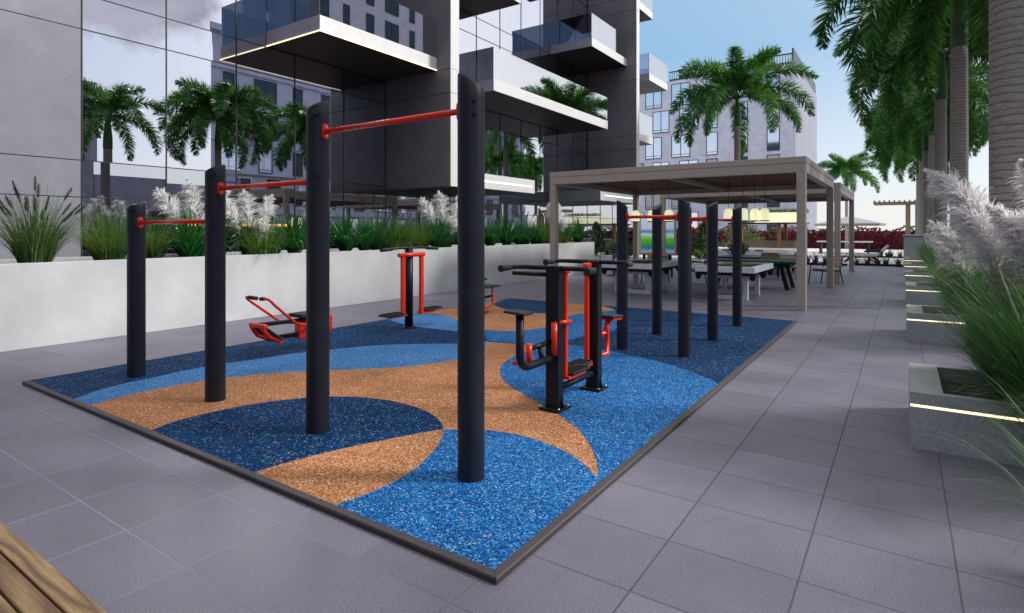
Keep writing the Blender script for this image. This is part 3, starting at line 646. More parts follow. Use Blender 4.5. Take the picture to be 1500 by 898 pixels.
sp += [(6.75, 'small strap leaf plant under the spreading pampas', .8), (7.85, 'strap leaf plant hidden behind the third post', .9), (10.0, 'strap leaf plant tucked beside the walker handlebar', .85), (12.6, 'strap leaf plant right of the walker pampas', .95), (13.9, 'strap leaf plant just right of the tallest post', .95), (15.5, 'strap leaf plant left of the dark spiky grass', .9), (16.4, 'strap leaf plant in front of the dark spiky grass', .9), (17.3, 'strap leaf plant below the pergola leg pampas', 1.0)]
for k, (y, lb, s_) in enumerate(sp): dup(sl, lb, (PXL+.1,y,SZ), 1.1+k*1.7, s_)
dg = make_plant('purple_fountain_grass', 'dark fountain grass with slim spikes between third and tallest posts', 'ornamental grass', (PXL,9.55,SZ), [('foliage', fgrass(12, 480, .72, .0048, .85, .5, .15), M['darkgrass']), ('seed_heads', fspike(13, 14, .95, .5), M['spike'])])
dup(dg, 'dark spiky fountain grass just left of the pergola leg', (PXL,15.9,SZ), 2.0, 1.0)
dup(lg, 'soft lime grass mound behind the walker handlebar', (PXL+.05,10.35,SZ), .4, .95)
dup(lg, 'second lime grass mound right of the walker post', (PXL,11.0,SZ), 2.4, .85)
dup(lg, 'lime grass mound left of the pergola leg', (PXL+.1,16.9,SZ), 3.1, 1.0)
dup(pp, 'white pampas plumes left of the tallest post', (PXL-.05,12.0,SZ), -.15, 1.12)
dup(pp, 'feathery pampas plumes around the left pergola leg', (PXL-.1,18.0,SZ), .5, 1.15)
dup(sl, 'dark leaves filling the planter behind the second post', (PXL-.35,5.9,SZ), 4.1, .95)
dup(gr2, 'drooping grass at the foot of the purple fountain grass', (PXL+.2,9.9,SZ), 2.2, .8)
dup(gr2, 'drooping grass beyond the pergola leg', (PXL+.2,17.5,SZ), 1.2, .9)

# ------------------------------------------------------------------ apartment building on the left
GX = -13.0; PXF = -10.44; BX = -10.94
FL = [2.86, 6.12, 9.43, 12.72, 16.02]
t = bl = thing('apartment_building', 'modern apartment block of grey stone and mirror glass with glass balconies', 'building', (-18,14,0))
q = MB(); q.box(-30, GX-.035, -8, 32.5, 0, 19.3); q.build('core', M['joint'], bl)
q = MB(); q.box(GX+.01, 3, -16, -4.6, 0, 19.3); q.build('added_shade_wing', M['pillar'], bl)  # unseen wing added behind the camera to block sky and shade the near floor
HZ = [2.235, 2.94, 5.45, 6.12, 8.75, 9.43, 12.05, 12.72, 15.4, 16.02, 18.7]
zz = [0]+HZ+[19.3]
# stone panels
for y0, y1 in ((-8,-4.6),(-4.6,-1.5),(-1.5,1.6),(1.6,4.53)):
    q = MB()
    for a, c in zip(zz[:-1], zz[1:]): q.box(GX-.03, GX, y0+(.004 if y0 < 1.5 and y0 > -7 else 0), y1-.004, a+.008, c-.008)
    q.build('stone_panel', M['panel'], bl)
# glass panes between mullions
ys = [4.53,6.06,7.62,9.2,10.78,12.36]
y = 12.36
while y < 31.9: y += 1.5; ys.append(min(y, 32.5))
ys = sorted(set(round(v, 3) for v in ys))
prng = random.Random(17)
for y0, y1 in zip(ys[:-1], ys[1:]):
    q = MB()
    for a, c in zip(zz[:-1], zz[1:]):
        j = [GX-.001-.004*prng.random() for _ in range(3)]; j.append(j[0]+j[2]-j[1])
        q.face([(j[0],y0+.012,a+.01),(j[1],y1-.012,a+.01),(j[2],y1-.012,c-.01),(j[3],y0+.012,c-.01)], 1 if c <= 2.95 else 0)
    q.build('glass_bay', [M['glass'], M['glassdark']], bl)
q = MB()
for yv in ys: q.box(GX-.03, GX+.012, yv-.011, yv+.011, 0, 19.3)
q.build('mullions', M['joint'], bl)
q = MB()
for h in HZ: q.box(GX-.03, GX+.009, 4.55, 32.5, h-.009, h+.009)
q.build('transoms', M['joint'], bl)
# stone fins
for y0, y1, tp in ((12.36,12.72,19.3),(25.9,26.25,19.3)):
    q = MB(); cuts = [2.83]+HZ[2:]+[tp]
    for a, c in zip(cuts[:-1], cuts[1:]): q.box(GX+.02, PXF-.012, y0, y1, a+.009, c-.009)
    fin = q.build('stone_fin', M['pillar'], bl)
    q = MB(); q.box(GX+.02, PXF-.03, y0+.015, y1-.015, 2.84, tp); q.build('joint_core', M['joint'], fin)
    q = MB()
    for a, c in zip(cuts[:-1], cuts[1:]): q.box(PXF-.010, PXF+.012, y0-.002, y1+.002, a+.006, c-.006)
    q.build('white_edge', M['whitemetal'], fin)
def balcony(y0, y1, zb, led=False, solid=False, ends=(1,0), x1=BX, th=.36):
    q = MB(); q.box(GX+.015, x1-.012, y0+.012, y1-(.012 if ends[1] else 0), zb+.012, zb+th); sl_ = q.build('balcony', M['soffit'], bl)
    q = MB(); q.box(x1-.011, x1, y0, y1, zb, zb+th+.01)
    q.build('fascia', M['whitemetal'], sl_, .004)
    q = MB(); q.box(GX+.015, x1-.013, y0-.001, y0+.011, zb, zb+th+.01)
    q.build('side_fascia', M['oppwall'], sl_)
    if ends[1]: q = MB(); q.box(GX+.015, x1-.013, y1-.011, y1+.001, zb, zb+th+.01); q.build('side_fascia', M['oppwall'], sl_)
    q = MB(); q.box(x1-.035, x1-.02, y0+.02, y1-.02, zb+th+.01, zb+th+1.06); q.build('glass_railing', M['rail'], sl_)
    q = MB(); q.box(GX+.02, x1-.05, y0+.02, y0+.034, zb+th+.01, zb+th+1.06); q.build('glass_railing', M['railside'], sl_)
    if ends[1]: q = MB(); q.box(GX+.02, x1-.05, y1-.034, y1-.02, zb+th+.01, zb+th+1.06); q.build('glass_railing', M['railside'], sl_)
    q = MB(); q.box(x1-.047, x1-.037, y0+.02, y0+.034, zb+th, zb+th+1.06); q.box(x1-.05, x1-.036, (y0+y1)/2-.012, (y0+y1)/2+.012, zb+th+.01, zb+th+1.06)
    q.build('railing_post', M['steel'], sl_)
    if led:
        q = MB(); q.box(x1+.002, x1+.016, y0-.012, y1-.01, zb-.004, zb+.024); q.box(GX+.02, x1+.001, y0-.016, y0-.003, zb-.004, zb+.024)
        q.build('light_strip', M['led'], sl_)
balcony(8.39, 12.355, 6.12, led=True)
balcony(8.39, 12.355, 12.72, led=True)
balcony(15.1, 23.8, 6.12, ends=(1,1))
balcony(12.73, 16.7, 9.43, ends=(0,1))
balcony(22.2, 25.895, 9.43)
balcony(15.1, 23.8, 12.72, ends=(1,1))
balcony(26.26, 29.4, 6.12, ends=(0,1))
balcony(28.9, 31.7, 9.43, ends=(1,1))
balcony(26.26, 29.4, 12.72, ends=(0,1))
for y0, y1 in ((12.37,16.8),(22.0,26.1)):
    q = MB(); q.box(GX+.015, PXF-.014, y0, y1, 2.85, 3.30); cp = q.build('entrance_canopy', M['soffit'], bl)
    q = MB(); q.box(PXF-.013, PXF, y0+(.36 if y0 < 13 else 0), y1, 2.86, 3.31); q.build('fascia', M['whitemetal'], cp, .003)
    q = MB(); q.box(PXF+.002, PXF+.010, y0+.4, y1-.15, 3.065, 3.095); q.build('light_strip', M['ledwhite'], cp)
    if y0 > 13:
        q = MB(); q.box(GX+.015, PXF-.016, y0-.012, y0-.001, 2.84, 3.31); q.build('side_fascia', M['panel'], cp)
q = MB(); q.box(GX+.012, GX+.03, 6.5, 7.5, 1.70, 1.76); q.box(GX+.012, GX+.03, 7.75, 9.1, 1.70, 1.76); q.build('sill_glow', M['amber'], bl)

# ------------------------------------------------------------------ palms
def frond(q, az, el0, L, droop, rng, n, ll, wd, m=0, p0=(0,0,0)):
    d = Vector((math.cos(az), math.sin(az), 0)); sd0 = Vector((-d.y, d.x, 0)); K = 14; pts = [Vector(p0)]; tw = rng.uniform(-.25, .25)
    for i in range(K):
        s = i/K; th = el0-droop*(s**1.25)
        pts.append(pts[-1]+(d*math.cos(th)+Vector((0,0,1))*math.sin(th)+sd0*tw*s*.5).normalized()*L/K)
    q.tube(pts[::2], [.026*(1-.85*i/7)+.004 for i in range(8)], 5, 1, False)
    for k in range(n):
        s = .13+.87*(k+rng.random())/n; f = s*K; i = min(K-1, int(f)); c = pts[i].lerp(pts[i+1], f-i); t = (pts[i+1]-pts[i]).normalized()
        side = t.cross(Vector((0,0,1))).normalized(); nr = side.cross(t)
        a = rng.uniform(0, 2*PI) if rng.random() < .7 else rng.uniform(-.3, .3)+rng.choice((0, PI))
        u = side*math.cos(a)+nr*math.sin(a)
        l = ll*(math.sin(PI*min(1, .2+.78*s))**.6)*rng.uniform(.75, 1.12)
        dr = (t*rng.uniform(.5, 1.15)+u).normalized()
        p1 = c+dr*l*.5; p2 = p1+(dr+Vector((0,0,-rng.uniform(.1, .5)))).normalized()*l*.5
        w_ = dr.cross(nr if abs(math.sin(a)) < .6 else side).normalized()
        q.ribbon([c, p1, p2], w_, lambda x, wd=wd: wd*(.55+.9*x if x < .5 else 1.0*(1-x)*2*.95+.08), m)
def crown_mesh(seed, nf, L, n, ll=.42, wd=.017, dl=1.0):
    rng = random.Random(seed); q = MB(); ga = 2.39996
    for k in range(nf):
        s = k/(nf-1); el = R(80)-s*R(80)+rng.uniform(-.08, .08); az = k*ga+rng.uniform(-.2, .2)
        frond(q, az, el, L*(.72+.28*min(1, s*2.2))*rng.uniform(.92, 1.06), (R(75)+R(45)*min(1, s*1.4))*dl, rng, n, ll, wd)
    return q
def make_palm(label, loc, zc, seed, tr=.165, sh=1.4, nf=17, L=3.1, n=170, ll=.45, wd=.017, rz=0, group='palms along the planters', dl=1.0):
    o = thing('palm_tree', label, 'palm', loc, rz, group)
    zb = zc-sh; K = 24; rng = random.Random(seed)
    pts = [(0, 0, zb*i/K) for i in range(K+1)]; rr = [tr*(1.28-.28*min(1, i/5.))*(1+.05*math.sin(PI*i/K)) for i in range(K+1)]
    q = MB(); q.tube(pts, rr, 24); q.build('trunk', M['trunk'], o, world=False)
    q = MB(); q.lathe([(tr*.99, zb-.01), (tr*1.08, zb+.04), (tr*1.05, zb+sh*.35), (tr*.78, zb+sh*.7), (tr*.5, zc+.05), (tr*.3, zc+.2)], seg=20); q.build('crownshaft', M['shaft'], o, world=False)
    q = crown_mesh(seed, nf, L, n, ll, wd, dl)
    q.v = [(a, b_, c+zc) for a, b_, c in q.v]
    q.build('crown', [M['palm'], M['palmdead']], o, world=False)
    return o
ROW = 'palms in a row behind the light strip planters'
pA = make_palm('nearest palm trunk cut by the right edge of the photo', (.76,6.35,0), 6.9, 21, .15, 1.5, nf=24, L=3.4, n=430, ll=.58, wd=.014, dl=1.1, group=ROW)
pB = make_palm('second palm in the row with a pale green crownshaft', (.95,14.95,0), 6.85, 22, .145, 1.5, nf=28, L=3.5, n=500, ll=.62, wd=.016, dl=1.18, group=ROW)
dup(pB, 'third palm in the row, slimmer looking trunk', (.875,20.25,0), 2.1, .985)
dup(pA, 'fourth palm in the row', (1.0,28.6,0), .7, 1.0)
dup(pB, 'fifth palm in the row, close behind the fourth', (.88,32.5,0), 4.0, .98)
dup(pA, 'sixth palm in the row', (.85,38,0), 3.0, .98)
dup(pB, 'farthest palm at the end of the row', (.8,43.5,0), 5.0, .96)
REF = 'palms seen only mirrored in the facade glass'
pC = make_palm('leftmost palm mirrored in the facade glass', (2.4,10.8,0), 6.5, 25, .165, 1.4, nf=17, L=2.8, n=380, ll=.5, wd=.015, group=REF)
dup(pC, 'added unseen palm beyond the right edge shading the paving near the bench', (5.6,4.6,0), 1.3, 1.05)  # extra palm out of view, added only to cast shade on the foreground
pF = make_palm('lone foxtail palm rising behind the pergola roof', (-6.42,28.26,0), 7.75, 31, .135, 1.3, nf=21, L=3.85, n=520, ll=.66, wd=.018, dl=.95, group='palms beyond the pergolas')
dup(pF, 'small distant palm right of the second pergola', (-4.06,57.6,0), 1.0, .84)

# ------------------------------------------------------------------ planters with light strips on the right, grasses
PY = [5.17+4.93*k for k in range(6)]
PW = .0; PD = 1.14; PH = .412; PXR = .72
order = ('nearest', 'second', 'third', 'fourth', 'fifth', 'farthest')
for k, y in enumerate(PY):
    t = thing('concrete_planter', f'{order[k]} grey concrete planter with a glowing light strip on the right', 'planter', (.38,y+PD/2,0), group='light strip planters along the path')
    x0, x1, y1 = .042, PXR, y+PD; w = .20; wy = .075
    q = MB(); zt, zl, zl2 = PH, .325, .305; g_ = .012
    # shell in two lifts with a recessed groove
    for a, c, ins in ((0, zl2, 0), (zl2, zl, g_), (zl, zt, 0)):
        q.box(x0+ins, x1-ins, y+ins, y+wy, a, c); q.box(x0+ins, x1-ins, y1-wy, y1-ins, a, c)
        q.box(x0+ins, x0+w, y+wy, y1-wy, a, c); q.box(x1-wy, x1-ins, y+wy, y1-wy, a, c)
    q.build('shell', M['planter'], t)
    q = MB(); q.box(x0+w+.002, x1-wy-.002, y+wy+.002, y1-wy-.002, .02, .30); q.build('soil', M['soil'], t)
    q = MB(); q.box(x0+.002, x1-.01, y+.003, y+g_-.001, zl2+.002, zl-.002); q.box(x0+.003, x0+g_-.001, y+g_, y1-.05, zl2+.002, zl-.002)
    q.build('light_strip', M['led'], t)
q = MB(); q.box(.76, 3.6, 3.0, 34, 0, .05); tag(q.build('planting_bed', M['soil']), 'dark soil bed behind the light strip planters', 'planting bed')
GR = 'pampas clumps behind the light strip planters'
def near_plumes(seed, specs, R0, n, w):
    out = []
    for k, (bx, by, dx, dy, h0, L) in enumerate(specs):
        def fn(q, k=k, bx=bx, by=by, dx=dx, dy=dy, h0=h0, L=L):
            rng = random.Random(seed+k); d = Vector((dx, dy, 1)).normalized(); base = Vector((bx, by, 0)); p0 = base+d*h0
            q.tube([base, base.lerp(p0, .5), p0], .006, 6, 0, False)
            plume_geo(q, p0, d, L, rng, R0, n, w, curl=1.0)
        out.append(('plume', fn, M['plume']))
    return out
gp_parts = [('foliage', fgrass(41, 4200, .86, .0048, .78, .62, .42), M['brightgrass']), ('fine_blades', fgrass(42, 260, .95, .0024, 1.0, .8, .4), M['grass'])]
pg = make_plant('pampas_clump', 'nearest big clump of pinkish pampas plumes at the right edge', 'pampas grass', (1.10,5.85,.05),
    gp_parts+near_plumes(50, [(-.1,.0,-.30,.05,1.30,.95), (.0,-.1,-.12,-.12,1.15,1.0), (.05,-.2,-.10,-.38,.90,.9), (.15,.1,.05,.10,1.35,.95), (.05,-.25,-.22,-.50,.66,.8), (.1,-.1,-.26,-.02,.98,.9), (.12,-.3,-.02,-.6,.75,.85)], .27, 2600, .0062), group=GR)
pg2 = make_plant('pampas_clump', 'second pampas clump leaning over the path', 'pampas grass', (1.05,10.75,.05),
    [('foliage', fgrass(61, 2600, .86, .0055, .75, .6, .36), M['brightgrass'])]+near_plumes(70, [(-.1,0,-.25,0,.98,.85), (0,0,-.12,-.1,1.1,.85), (-.1,-.1,-.28,-.2,.7,.75), (.1,0,.02,.1,1.25,.85), (.1,-.2,-.16,-.3,.8,.8)], .24, 1300, .009), group=GR)
lbl = ('third pampas clump along the path', 'fourth pampas clump along the path', 'fifth pampas clump along the path', 'farthest pampas clump along the path')
for k in range(2, 6): dup(pg2, lbl[k-2], (1.1,PY[k]+.57,.05), (k-2)*.35, .85)
gf = make_plant('meadow_grass', 'fine bladed grass spilling over the tiles at the lower right corner', 'ornamental grass', (.80,3.55,.02), [('foliage', fgrass(81, 240, .62, .0024, 1.1, .9, .16), M['brightgrass'])], group='grass tufts between the planters')
dup(gf, 'drooping grass spilling over the front of the nearest planter', (1.02,5.0,.10), 2.6, 1.15, 'grass tufts between the planters')
make_plant('trailing_grass', 'thick green grass hanging over the right end of the nearest planter', 'ornamental grass', (.98,5.22,.12), [('foliage', fgrass(83, 900, .62, .0042, 1.25, .9, .24), M['brightgrass'])], group='grass tufts between the planters')
dup(gf, 'grass tuft between the first and second planters', (1.35,8.2,.02), 1.2, 1.0, 'grass tufts between the planters')
dup(gf, 'grass tuft between the second and third planters', (1.45,13.2,.02), 2.2, 1.0, 'grass tufts between the planters')

# ------------------------------------------------------------------ pergolas
def pergola(label, y0, y1, xl):
    t = thing('pergola', label, 'pergola', (-4.5,(y0+y1)/2,0), group='beige pergolas over the games area')
    xr = -1.60; w = .165; zt = 3.075; zb = 2.765
    for x in (xl+w, xr):
        for y in (y0, y1-w):
            q = MB(); q.box(x-w, x, y, y+w, 0, zb-.002); q.build('post', M['beige'], t, .006)
    for (a, b_, c, d) in ((xl, xr, y0, y0+w), (xl, xr, y1-w, y1), (xl, xl+w, y0+w+.002, y1-w-.002), (xr-w, xr, y0+w+.002, y1-w-.002)):
        q = MB(); q.box(a, b_, c, d, zb, 2.945); q.box(a-.006, b_+.006, c-.006, d+.006, 2.953, zt); q.box(a+.01, b_-.01, c+.01, d-.01, 2.943, 2.955); q.build('beam', M['beige'], t, .004)
    q = MB(); y = y0+w+.05
    while y < y1-w-.12: q.box(xl+w+.003, xr-w-.003, y, y+.135, 2.90, 2.925); y += .142
    q.build('roof_slats', M['slat'], t)
    q = MB(); q.box(xl+w+.003, xr-w-.003, y0+w+.01, y1-w-.01, 2.945, 2.975); q.build('roof_sheet', M['slat'], t)
    q = MB()
    xm = (xl+xr)/2; q.box(xm-.05, xm+.05, y0+w+.004, y1-w-.004, 2.79, 2.898); q.build('rafter', M['beige'], t, .004)
pergola('nearer beige flat roofed pergola over the white pool tables', 12.73, 18.35, -7.46)
pergola('farther beige flat roofed pergola behind the first one', 20.34, 26.45, -7.30)

# ------------------------------------------------------------------ games tables, seats and lamps under the pergolas
def pool_table(label, xa, xb):
    ya, yb = 13.4, 15.6
    t = thing('pool_table', label, 'pool table', ((xa+xb)/2,14.5,0), group='white pool tables under the pergola')
    q = MB(); w = .13
    q.box(xa, xb, ya, ya+w, .655, .785); q.box(xa, xb, yb-w, yb, .655, .785); q.box(xa, xa+w, ya+w, yb-w, .655, .785); q.box(xb-w, xb, ya+w, yb-w, .655, .785)
    q.build('rail_frame', M['tablewhite'], t, .008)
    q = MB(); q.box(xa+w+.002, xb-w-.002, ya+w+.002, yb-w-.002, .69, .752); q.build('playing_cloth', M['cloth'], t)
    q = MB(); q.box(xa+.08, xb-.08, ya+.1, yb-.1, .58, .652); q.build('under_frame', M['black'], t)
    for y in (ya+.5, yb-.45):
        q = MB(); a, c, u = xa+.17, xb-.24, .10
        q.box(a, c, y-.06, y+.06, .0, u); q.box(a, c, y-.06, y+.06, .50, .578); q.box(a, a+u, y-.06, y+.06, u, .50); q.box(c-u, c, y-.06, y+.06, u, .50)
        q.build('leg', M['tablewhite'], t, .006)
    for x, y in ((xa+.06, ya+.07), (xb-.06, ya+.07), (xa+.06, yb-.07), (xb-.06, yb-.07), (xa+.03, 14.5), (xb-.03, 14.5)):
        q = MB(); q.lathe([(.075,.65),(.07,.56),(.045,.50),(.012,.475)], (x, y, 0), 12); q.build('pocket_net', M['black'], t)
    for x, y, s in ((xa+.4, ya+.25, 1), (xa+.7, ya+.35, -1)):
        q = MB(); q.tube([(x-.25, y+.1*s, .80), (x+.35, y+.9, .80)], [.014, .007], 8); q.build('cue', M['teak'], t)
pool_table('white pool table nearer the right pergola post, thick white legs', -3.98, -2.68)
pool_table('white pool table farther left under the pergola', -6.35, -5.0)
# green game table with splayed black legs
t = thing('game_table', 'dark green topped games table on splayed black legs', 'games table', (-3.4,17.5,0))
q = MB(); q.box(-4.55, -2.35, 16.75, 18.0, .70, .765); q.build('tabletop', M['green'], t, .012)
q = MB(); q.box(-4.4, -2.5, 16.9, 17.85, .62, .698); q.build('apron', M['black'], t)
for sx, x in ((-1, -4.35), (1, -2.62)):
    for sy, y in ((-1, 16.95), (1, 17.8)):
        q = MB(); q.bar((x-sx*.1, y, .64), (x+sx*.06, y+sy*.04, .0), .09, .10); q.build('leg', M['black'], t, .006)
# low black tables
t = thing('low_table', 'long low black table with square legs under the far pergola', 'table', (-4.9,24.9,0))
q = MB(); q.box(-6.3, -3.45, 23.7, 26.2, .50, .56); q.build('tabletop', M['black'], t, .01)
for x in (-6.2, -3.58):
    for y in (23.85, 25.0, 26.05):
        q = MB(); q.box(x-.045, x+.045, y-.045, y+.045, 0, .498); q.build('leg', M['black'], t, .005)
def armchair(label, loc, rz, cm, fm, group, first=[None]):
    """metal armchair, faces +Y locally"""
    o = thing('armchair', label, 'chair', loc, rz, group)
    q = MB(); q.box(-.26, .26, -.25, .27, .40, .47); q.build('seat_cushion', cm, o, .02, world=False)
    q = MB(); q.box(-.27, .27, -.26, .28, .37, .398); q.build('seat_frame', M['black'], o, .005, world=False)
    for s in (-1, 1):
        q = MB(); q.tube([(s*.30, .36, 0), (s*.30, .30, .40)]+arc((s*.30, .28, .58), (s*.30, .25, .66), (s*.30, .12, .665))+[(s*.30, -.20, .64)], .016, 10); q.build('front_leg', M['black'], o, world=False)
        q = MB(); q.tube([(s*.28, -.36, 0), (s*.28, -.26, .42), (s*.27, -.34, .84)], .017, 10); q.build('rear_leg', M['black'], o, world=False)
    for k in range(3):
        q = MB(); z = .56+k*.105; y = -.275-(z-.42)*.19; q.box(-.27, .27, y-.012, y+.012, z-.032, z+.032); q.build('back_slat', fm, o, .006, world=False)
    return o
GC = 'armchairs around the games area'
c1 = armchair('black armchair with wooden back slats and cream seat by the pergola posts', (-1.93,19.75,0), R(62), M['cushion'], M['palewood'], GC)
dup(c1, 'armchair between the two white pool tables', (-5.15,17.55,0), R(120), 1.0, GC)
dup(c1, 'armchair behind the left pool table', (-6.35,17.3,0), R(175), 1.0, GC)
dup(c1, 'armchair facing the far end of the green games table', (-3.05,20.6,0), R(200), 1.0, GC)
def lounge(label, loc, rz, group):
    o = thing('lounge_chair', label, 'chair', loc, rz, group)
    q = MB(); q.box(-.36, .36, -.35, .38, .30, .42); q.build('seat_cushion', M['tan'], o, .03, world=False)
    q = MB(); q.cbox((0, -.40, .60), .70, .12, .42, Matrix.Rotation(R(12), 3, 'X')); q.build('back_cushion', M['tan'], o, .03, world=False)
    q = MB(); q.box(-.37, .37, -.42, .40, .24, .298); q.build('frame', M['black'], o, .008, world=False)
    for x in (-.35, .35):
        q = MB(); q.box(x-.03, x+.03, -.4, .4, .52, .56); q.box(x-.03, x+.03, .34, .40, 0, .518); q.box(x-.03, x+.03, -.42, -.36, 0, .518); q.build('arm', M['black'], o, .006, world=False)
    return o
l1 = lounge('tan cushioned lounge chair under the far pergola', (-4.1,21.6,0), R(150), 'tan lounge chairs')
dup(l1, 'tan cushioned lounge chair behind the left pool table', (-7.05,19.6,0), R(210), 1.0, 'tan lounge chairs')
# pendant lamps
GLP = 'pendant lamps over the pool tables'
p1 = thing('pendant_lamp', 'lit dome pendant lamp, leftmost over the right pool table', 'lamp', (-3.5,14.5,2.9), group=GLP)
q = MB(); q.tube([(0,0,-.78),(0,0,-.002)], .006, 6); q.build('cord', M['black'], p1, world=False)
q = MB(); prof = [(.004,-.77),(.05,-.775),(.085,-.80),(.105,-.85),(.11,-.92),(.11,-1.08)]; q.lathe(prof, seg=20); q.lathe([(.108,-1.08),(.0,-1.075)], seg=20); sh_ = q.build('shade', M['lampglow'], p1, world=False)
q = MB(); q.lathe([(.113,-1.085),(.113,-1.06)], seg=20); q.build('rim', M['black'], sh_, world=False)
for lb, x in (('second from left', -3.16), ('third from left', -2.96), ('rightmost', -2.74)): dup(p1, f'lit dome pendant lamp, {lb} over the right pool table', (x,14.5+(0 if x < -3 else .3),2.9), 0, 1, GLP)
for lb, x in (('leftmost', -5.87), ('middle', -5.42), ('rightmost', -4.97)): dup(p1, f'lit dome pendant lamp, {lb} over the left pool table', (x,14.5,2.9), 0, 1, GLP)

# ------------------------------------------------------------------ things farther back
t = thing('display_screen', 'tall bright screen with green and blue stripes beyond the pergola', 'screen', (-8.35,22.9,0))
q = MB(); q.box(-9.10, -7.55, 22.88, 22.98, .62, 2.25); q.build('frame', M['whitemetal'], t, .01)
q = MB(); q.face([(-9.02,22.874,.70),(-7.63,22.874,.70),(-7.63,22.874,2.18),(-9.02,22.874,2.18)]); q.build('picture', M['screen'], t, world=True)
for x in (-8.9, -7.8):
    q = MB(); q.box(x-.05, x+.05, 22.9, 22.97, 0, .62); q.build('leg', M['black'], t)
def foliage_cloud(q, c, rx, ry, rz_, n, s, rng, m=0, bias=.55):
    for _ in range(n):
        while True:
            p = Vector((rng.uniform(-1,1), rng.uniform(-1,1), rng.uniform(-1,1)))
            if bias < p.length < 1: break
        p = Vector((c[0]+p.x*rx, c[1]+p.y*ry, c[2]+p.z*rz_))
        a = Vector((rng.gauss(0,1), rng.gauss(0,1), rng.gauss(0,1))).normalized(); b_ = a.orthogonal().normalized(); k = s*rng.uniform(.5, 1.3)
        q.face([p-a*k, p-b_*k*.45, p+a*k, p+b_*k*.45], m)
def shrub(label, loc, rx, rz_, mt, seed, n=700, s=.07, pot=None, group=None, name='shrub'):
    o = thing(name, label, 'shrub', loc, 0, group)
    h = .0
    if pot:
        q = MB(); q.lathe([(0,0),(pot*.75,0),(pot,.42),(pot*.9,.42),(pot*.86,.36),(0,.36)], seg=20); q.build('pot', M['black'], o, world=False); h = .36
    q = MB(); q.tube([(0,0,h),(0.02,0,h+rz_)], [.03,.015], 6); q.build('stem', M['teak'], o, world=False)
    q = MB(); rng = random.Random(seed)
    for k in range(7): foliage_cloud(q, (rng.uniform(-.5,.5)*rx, rng.uniform(-.5,.5)*rx, h+rz_*rng.uniform(.6, 1.5)), rx*.62, rx*.62, rz_*.55, n//7, s, rng, bias=.3)
    q.build('foliage', mt, o, world=False); return o
shrub('dark round potted shrub at the end of the white planter wall', (-9.0,20.9,0), .55, .42, M['bush'], 91, 900, .06, .3)
shrub('lime green potted plant between the pull-up frames and the hedge', (-6.1,26.9,0), .5, .4, M['limegrass'], 92, 700, .08, .3)
shrub('low yellow green plant beside the dark pine', (-9.3,33.4,0), .7, .3, M['limegrass'], 93, 700, .1)
t = thing('side_table', 'round black side table in front of the potted shrub', 'table', (-8.5,19.0,0))
q = MB(); q.lathe([(0,.74),(.45,.74),(.45,.765),(0,.765)], (-8.5,19.0,0), 28, smooth=False); q.build('tabletop', M['black'], t)
q = MB(); q.tube([(-8.5,19.0,0),(-8.5,19.0,.74)], .03, 10); q.lathe([(0,.02),(.25,.02),(.25,0)], (-8.5,19.0,0), 20); q.build('pedestal', M['black'], t)
for k, (x, y) in enumerate(((-8.72, 18.9), (-8.3, 18.95))):
    q = MB(); q.lathe([(0,0),(.06,0),(.07,.15),(.062,.15),(.055,.01)], (0,0,0), 14)
    o = q.build('cup', M['black'], None); o.location = (x,y,.767); tag(o, ('left' if k == 0 else 'right')+' black cup on the round side table', 'cup', 'black cups on the side table')
# conifer like tree
def conifer(label, loc, h, r, seed):
    o = thing('conifer_tree', label, 'tree', loc)
    q = MB(); q.tube([(0,0,0),(0,0,h*.95)], [.07,.02], 8); q.build('trunk', M['teak'], o, world=False)
    q = MB(); rng = random.Random(seed)
    for k in range(46):
        z = h*(.12+.86*(k/46)); rr = r*(1-.85*(k/46)); a = rng.uniform(0, 2*PI)
        foliage_cloud(q, (math.cos(a)*rr*.55, math.sin(a)*rr*.55, z), rr*.6, rr*.6, .16, 46, .09, rng, bias=.2)
    q.build('crown', M['bush'], o, world=False)
conifer('dark green pine like tree between the pull-up posts', (-9.6,34.0,0), 2.1, 1.0, 95)
conifer('bushy green tree in front of the maroon hedge', (-10.3,47,0), 3.2, 1.9, 96)

# hedge with wall
t = thing('hedge', 'long maroon flowering hedge along the terrace edge', 'hedge', (-10,58.3,0))
q = MB(); q.box(-44, 16, 58.6, 58.9, 0, .75); q.build('low_wall', concrete('rose wall', (.33,.26,.27), .1), t)
q = MB(); q.box(-44, 16, 58.15, 58.55, 0, 1.55); q.build('branches', M['maroon'], t)
rng = random.Random(5); q = MB(); q2 = MB()
for k in range(9500):
    x = rng.uniform(-44, 16); y = 58.25+rng.uniform(-.45, .55); top = 1.85+.18*math.sin(x*1.3)+.12*math.sin(x*3.1+1)
    z = rng.uniform(.35, top) if rng.random() < .8 else rng.uniform(.0, .5)
    if z < .5 and math.sin(x*2.2)+math.sin(x*.9+2) < .3: continue
    a = Vector((rng.gauss(0,1), rng.gauss(0,1), rng.gauss(0,1))).normalized(); c = a.orthogonal().normalized(); s = rng.uniform(.10, .22); p = Vector((x, y, z))
    gq = q2 if (z > top-.28 and rng.random() < .55) or (math.sin(x*1.7)+math.sin(x*.53) > 1.35) else q
    gq.face([p-a*s, p-c*s*.6, p+a*s, p+c*s*.6])
q.build('flowers', M['maroon'], t); q2.build('foliage', M['bush'], t)
t = thing('hedge', 'dark maroon hedge behind the end of the white planter', 'hedge', (-14,36,0))
q = MB(); q.box(-19, -10.5, 36.9, 37.1, 0, 1.5); q.build('branches', M['maroon'], t)
rng = random.Random(6); q = MB()
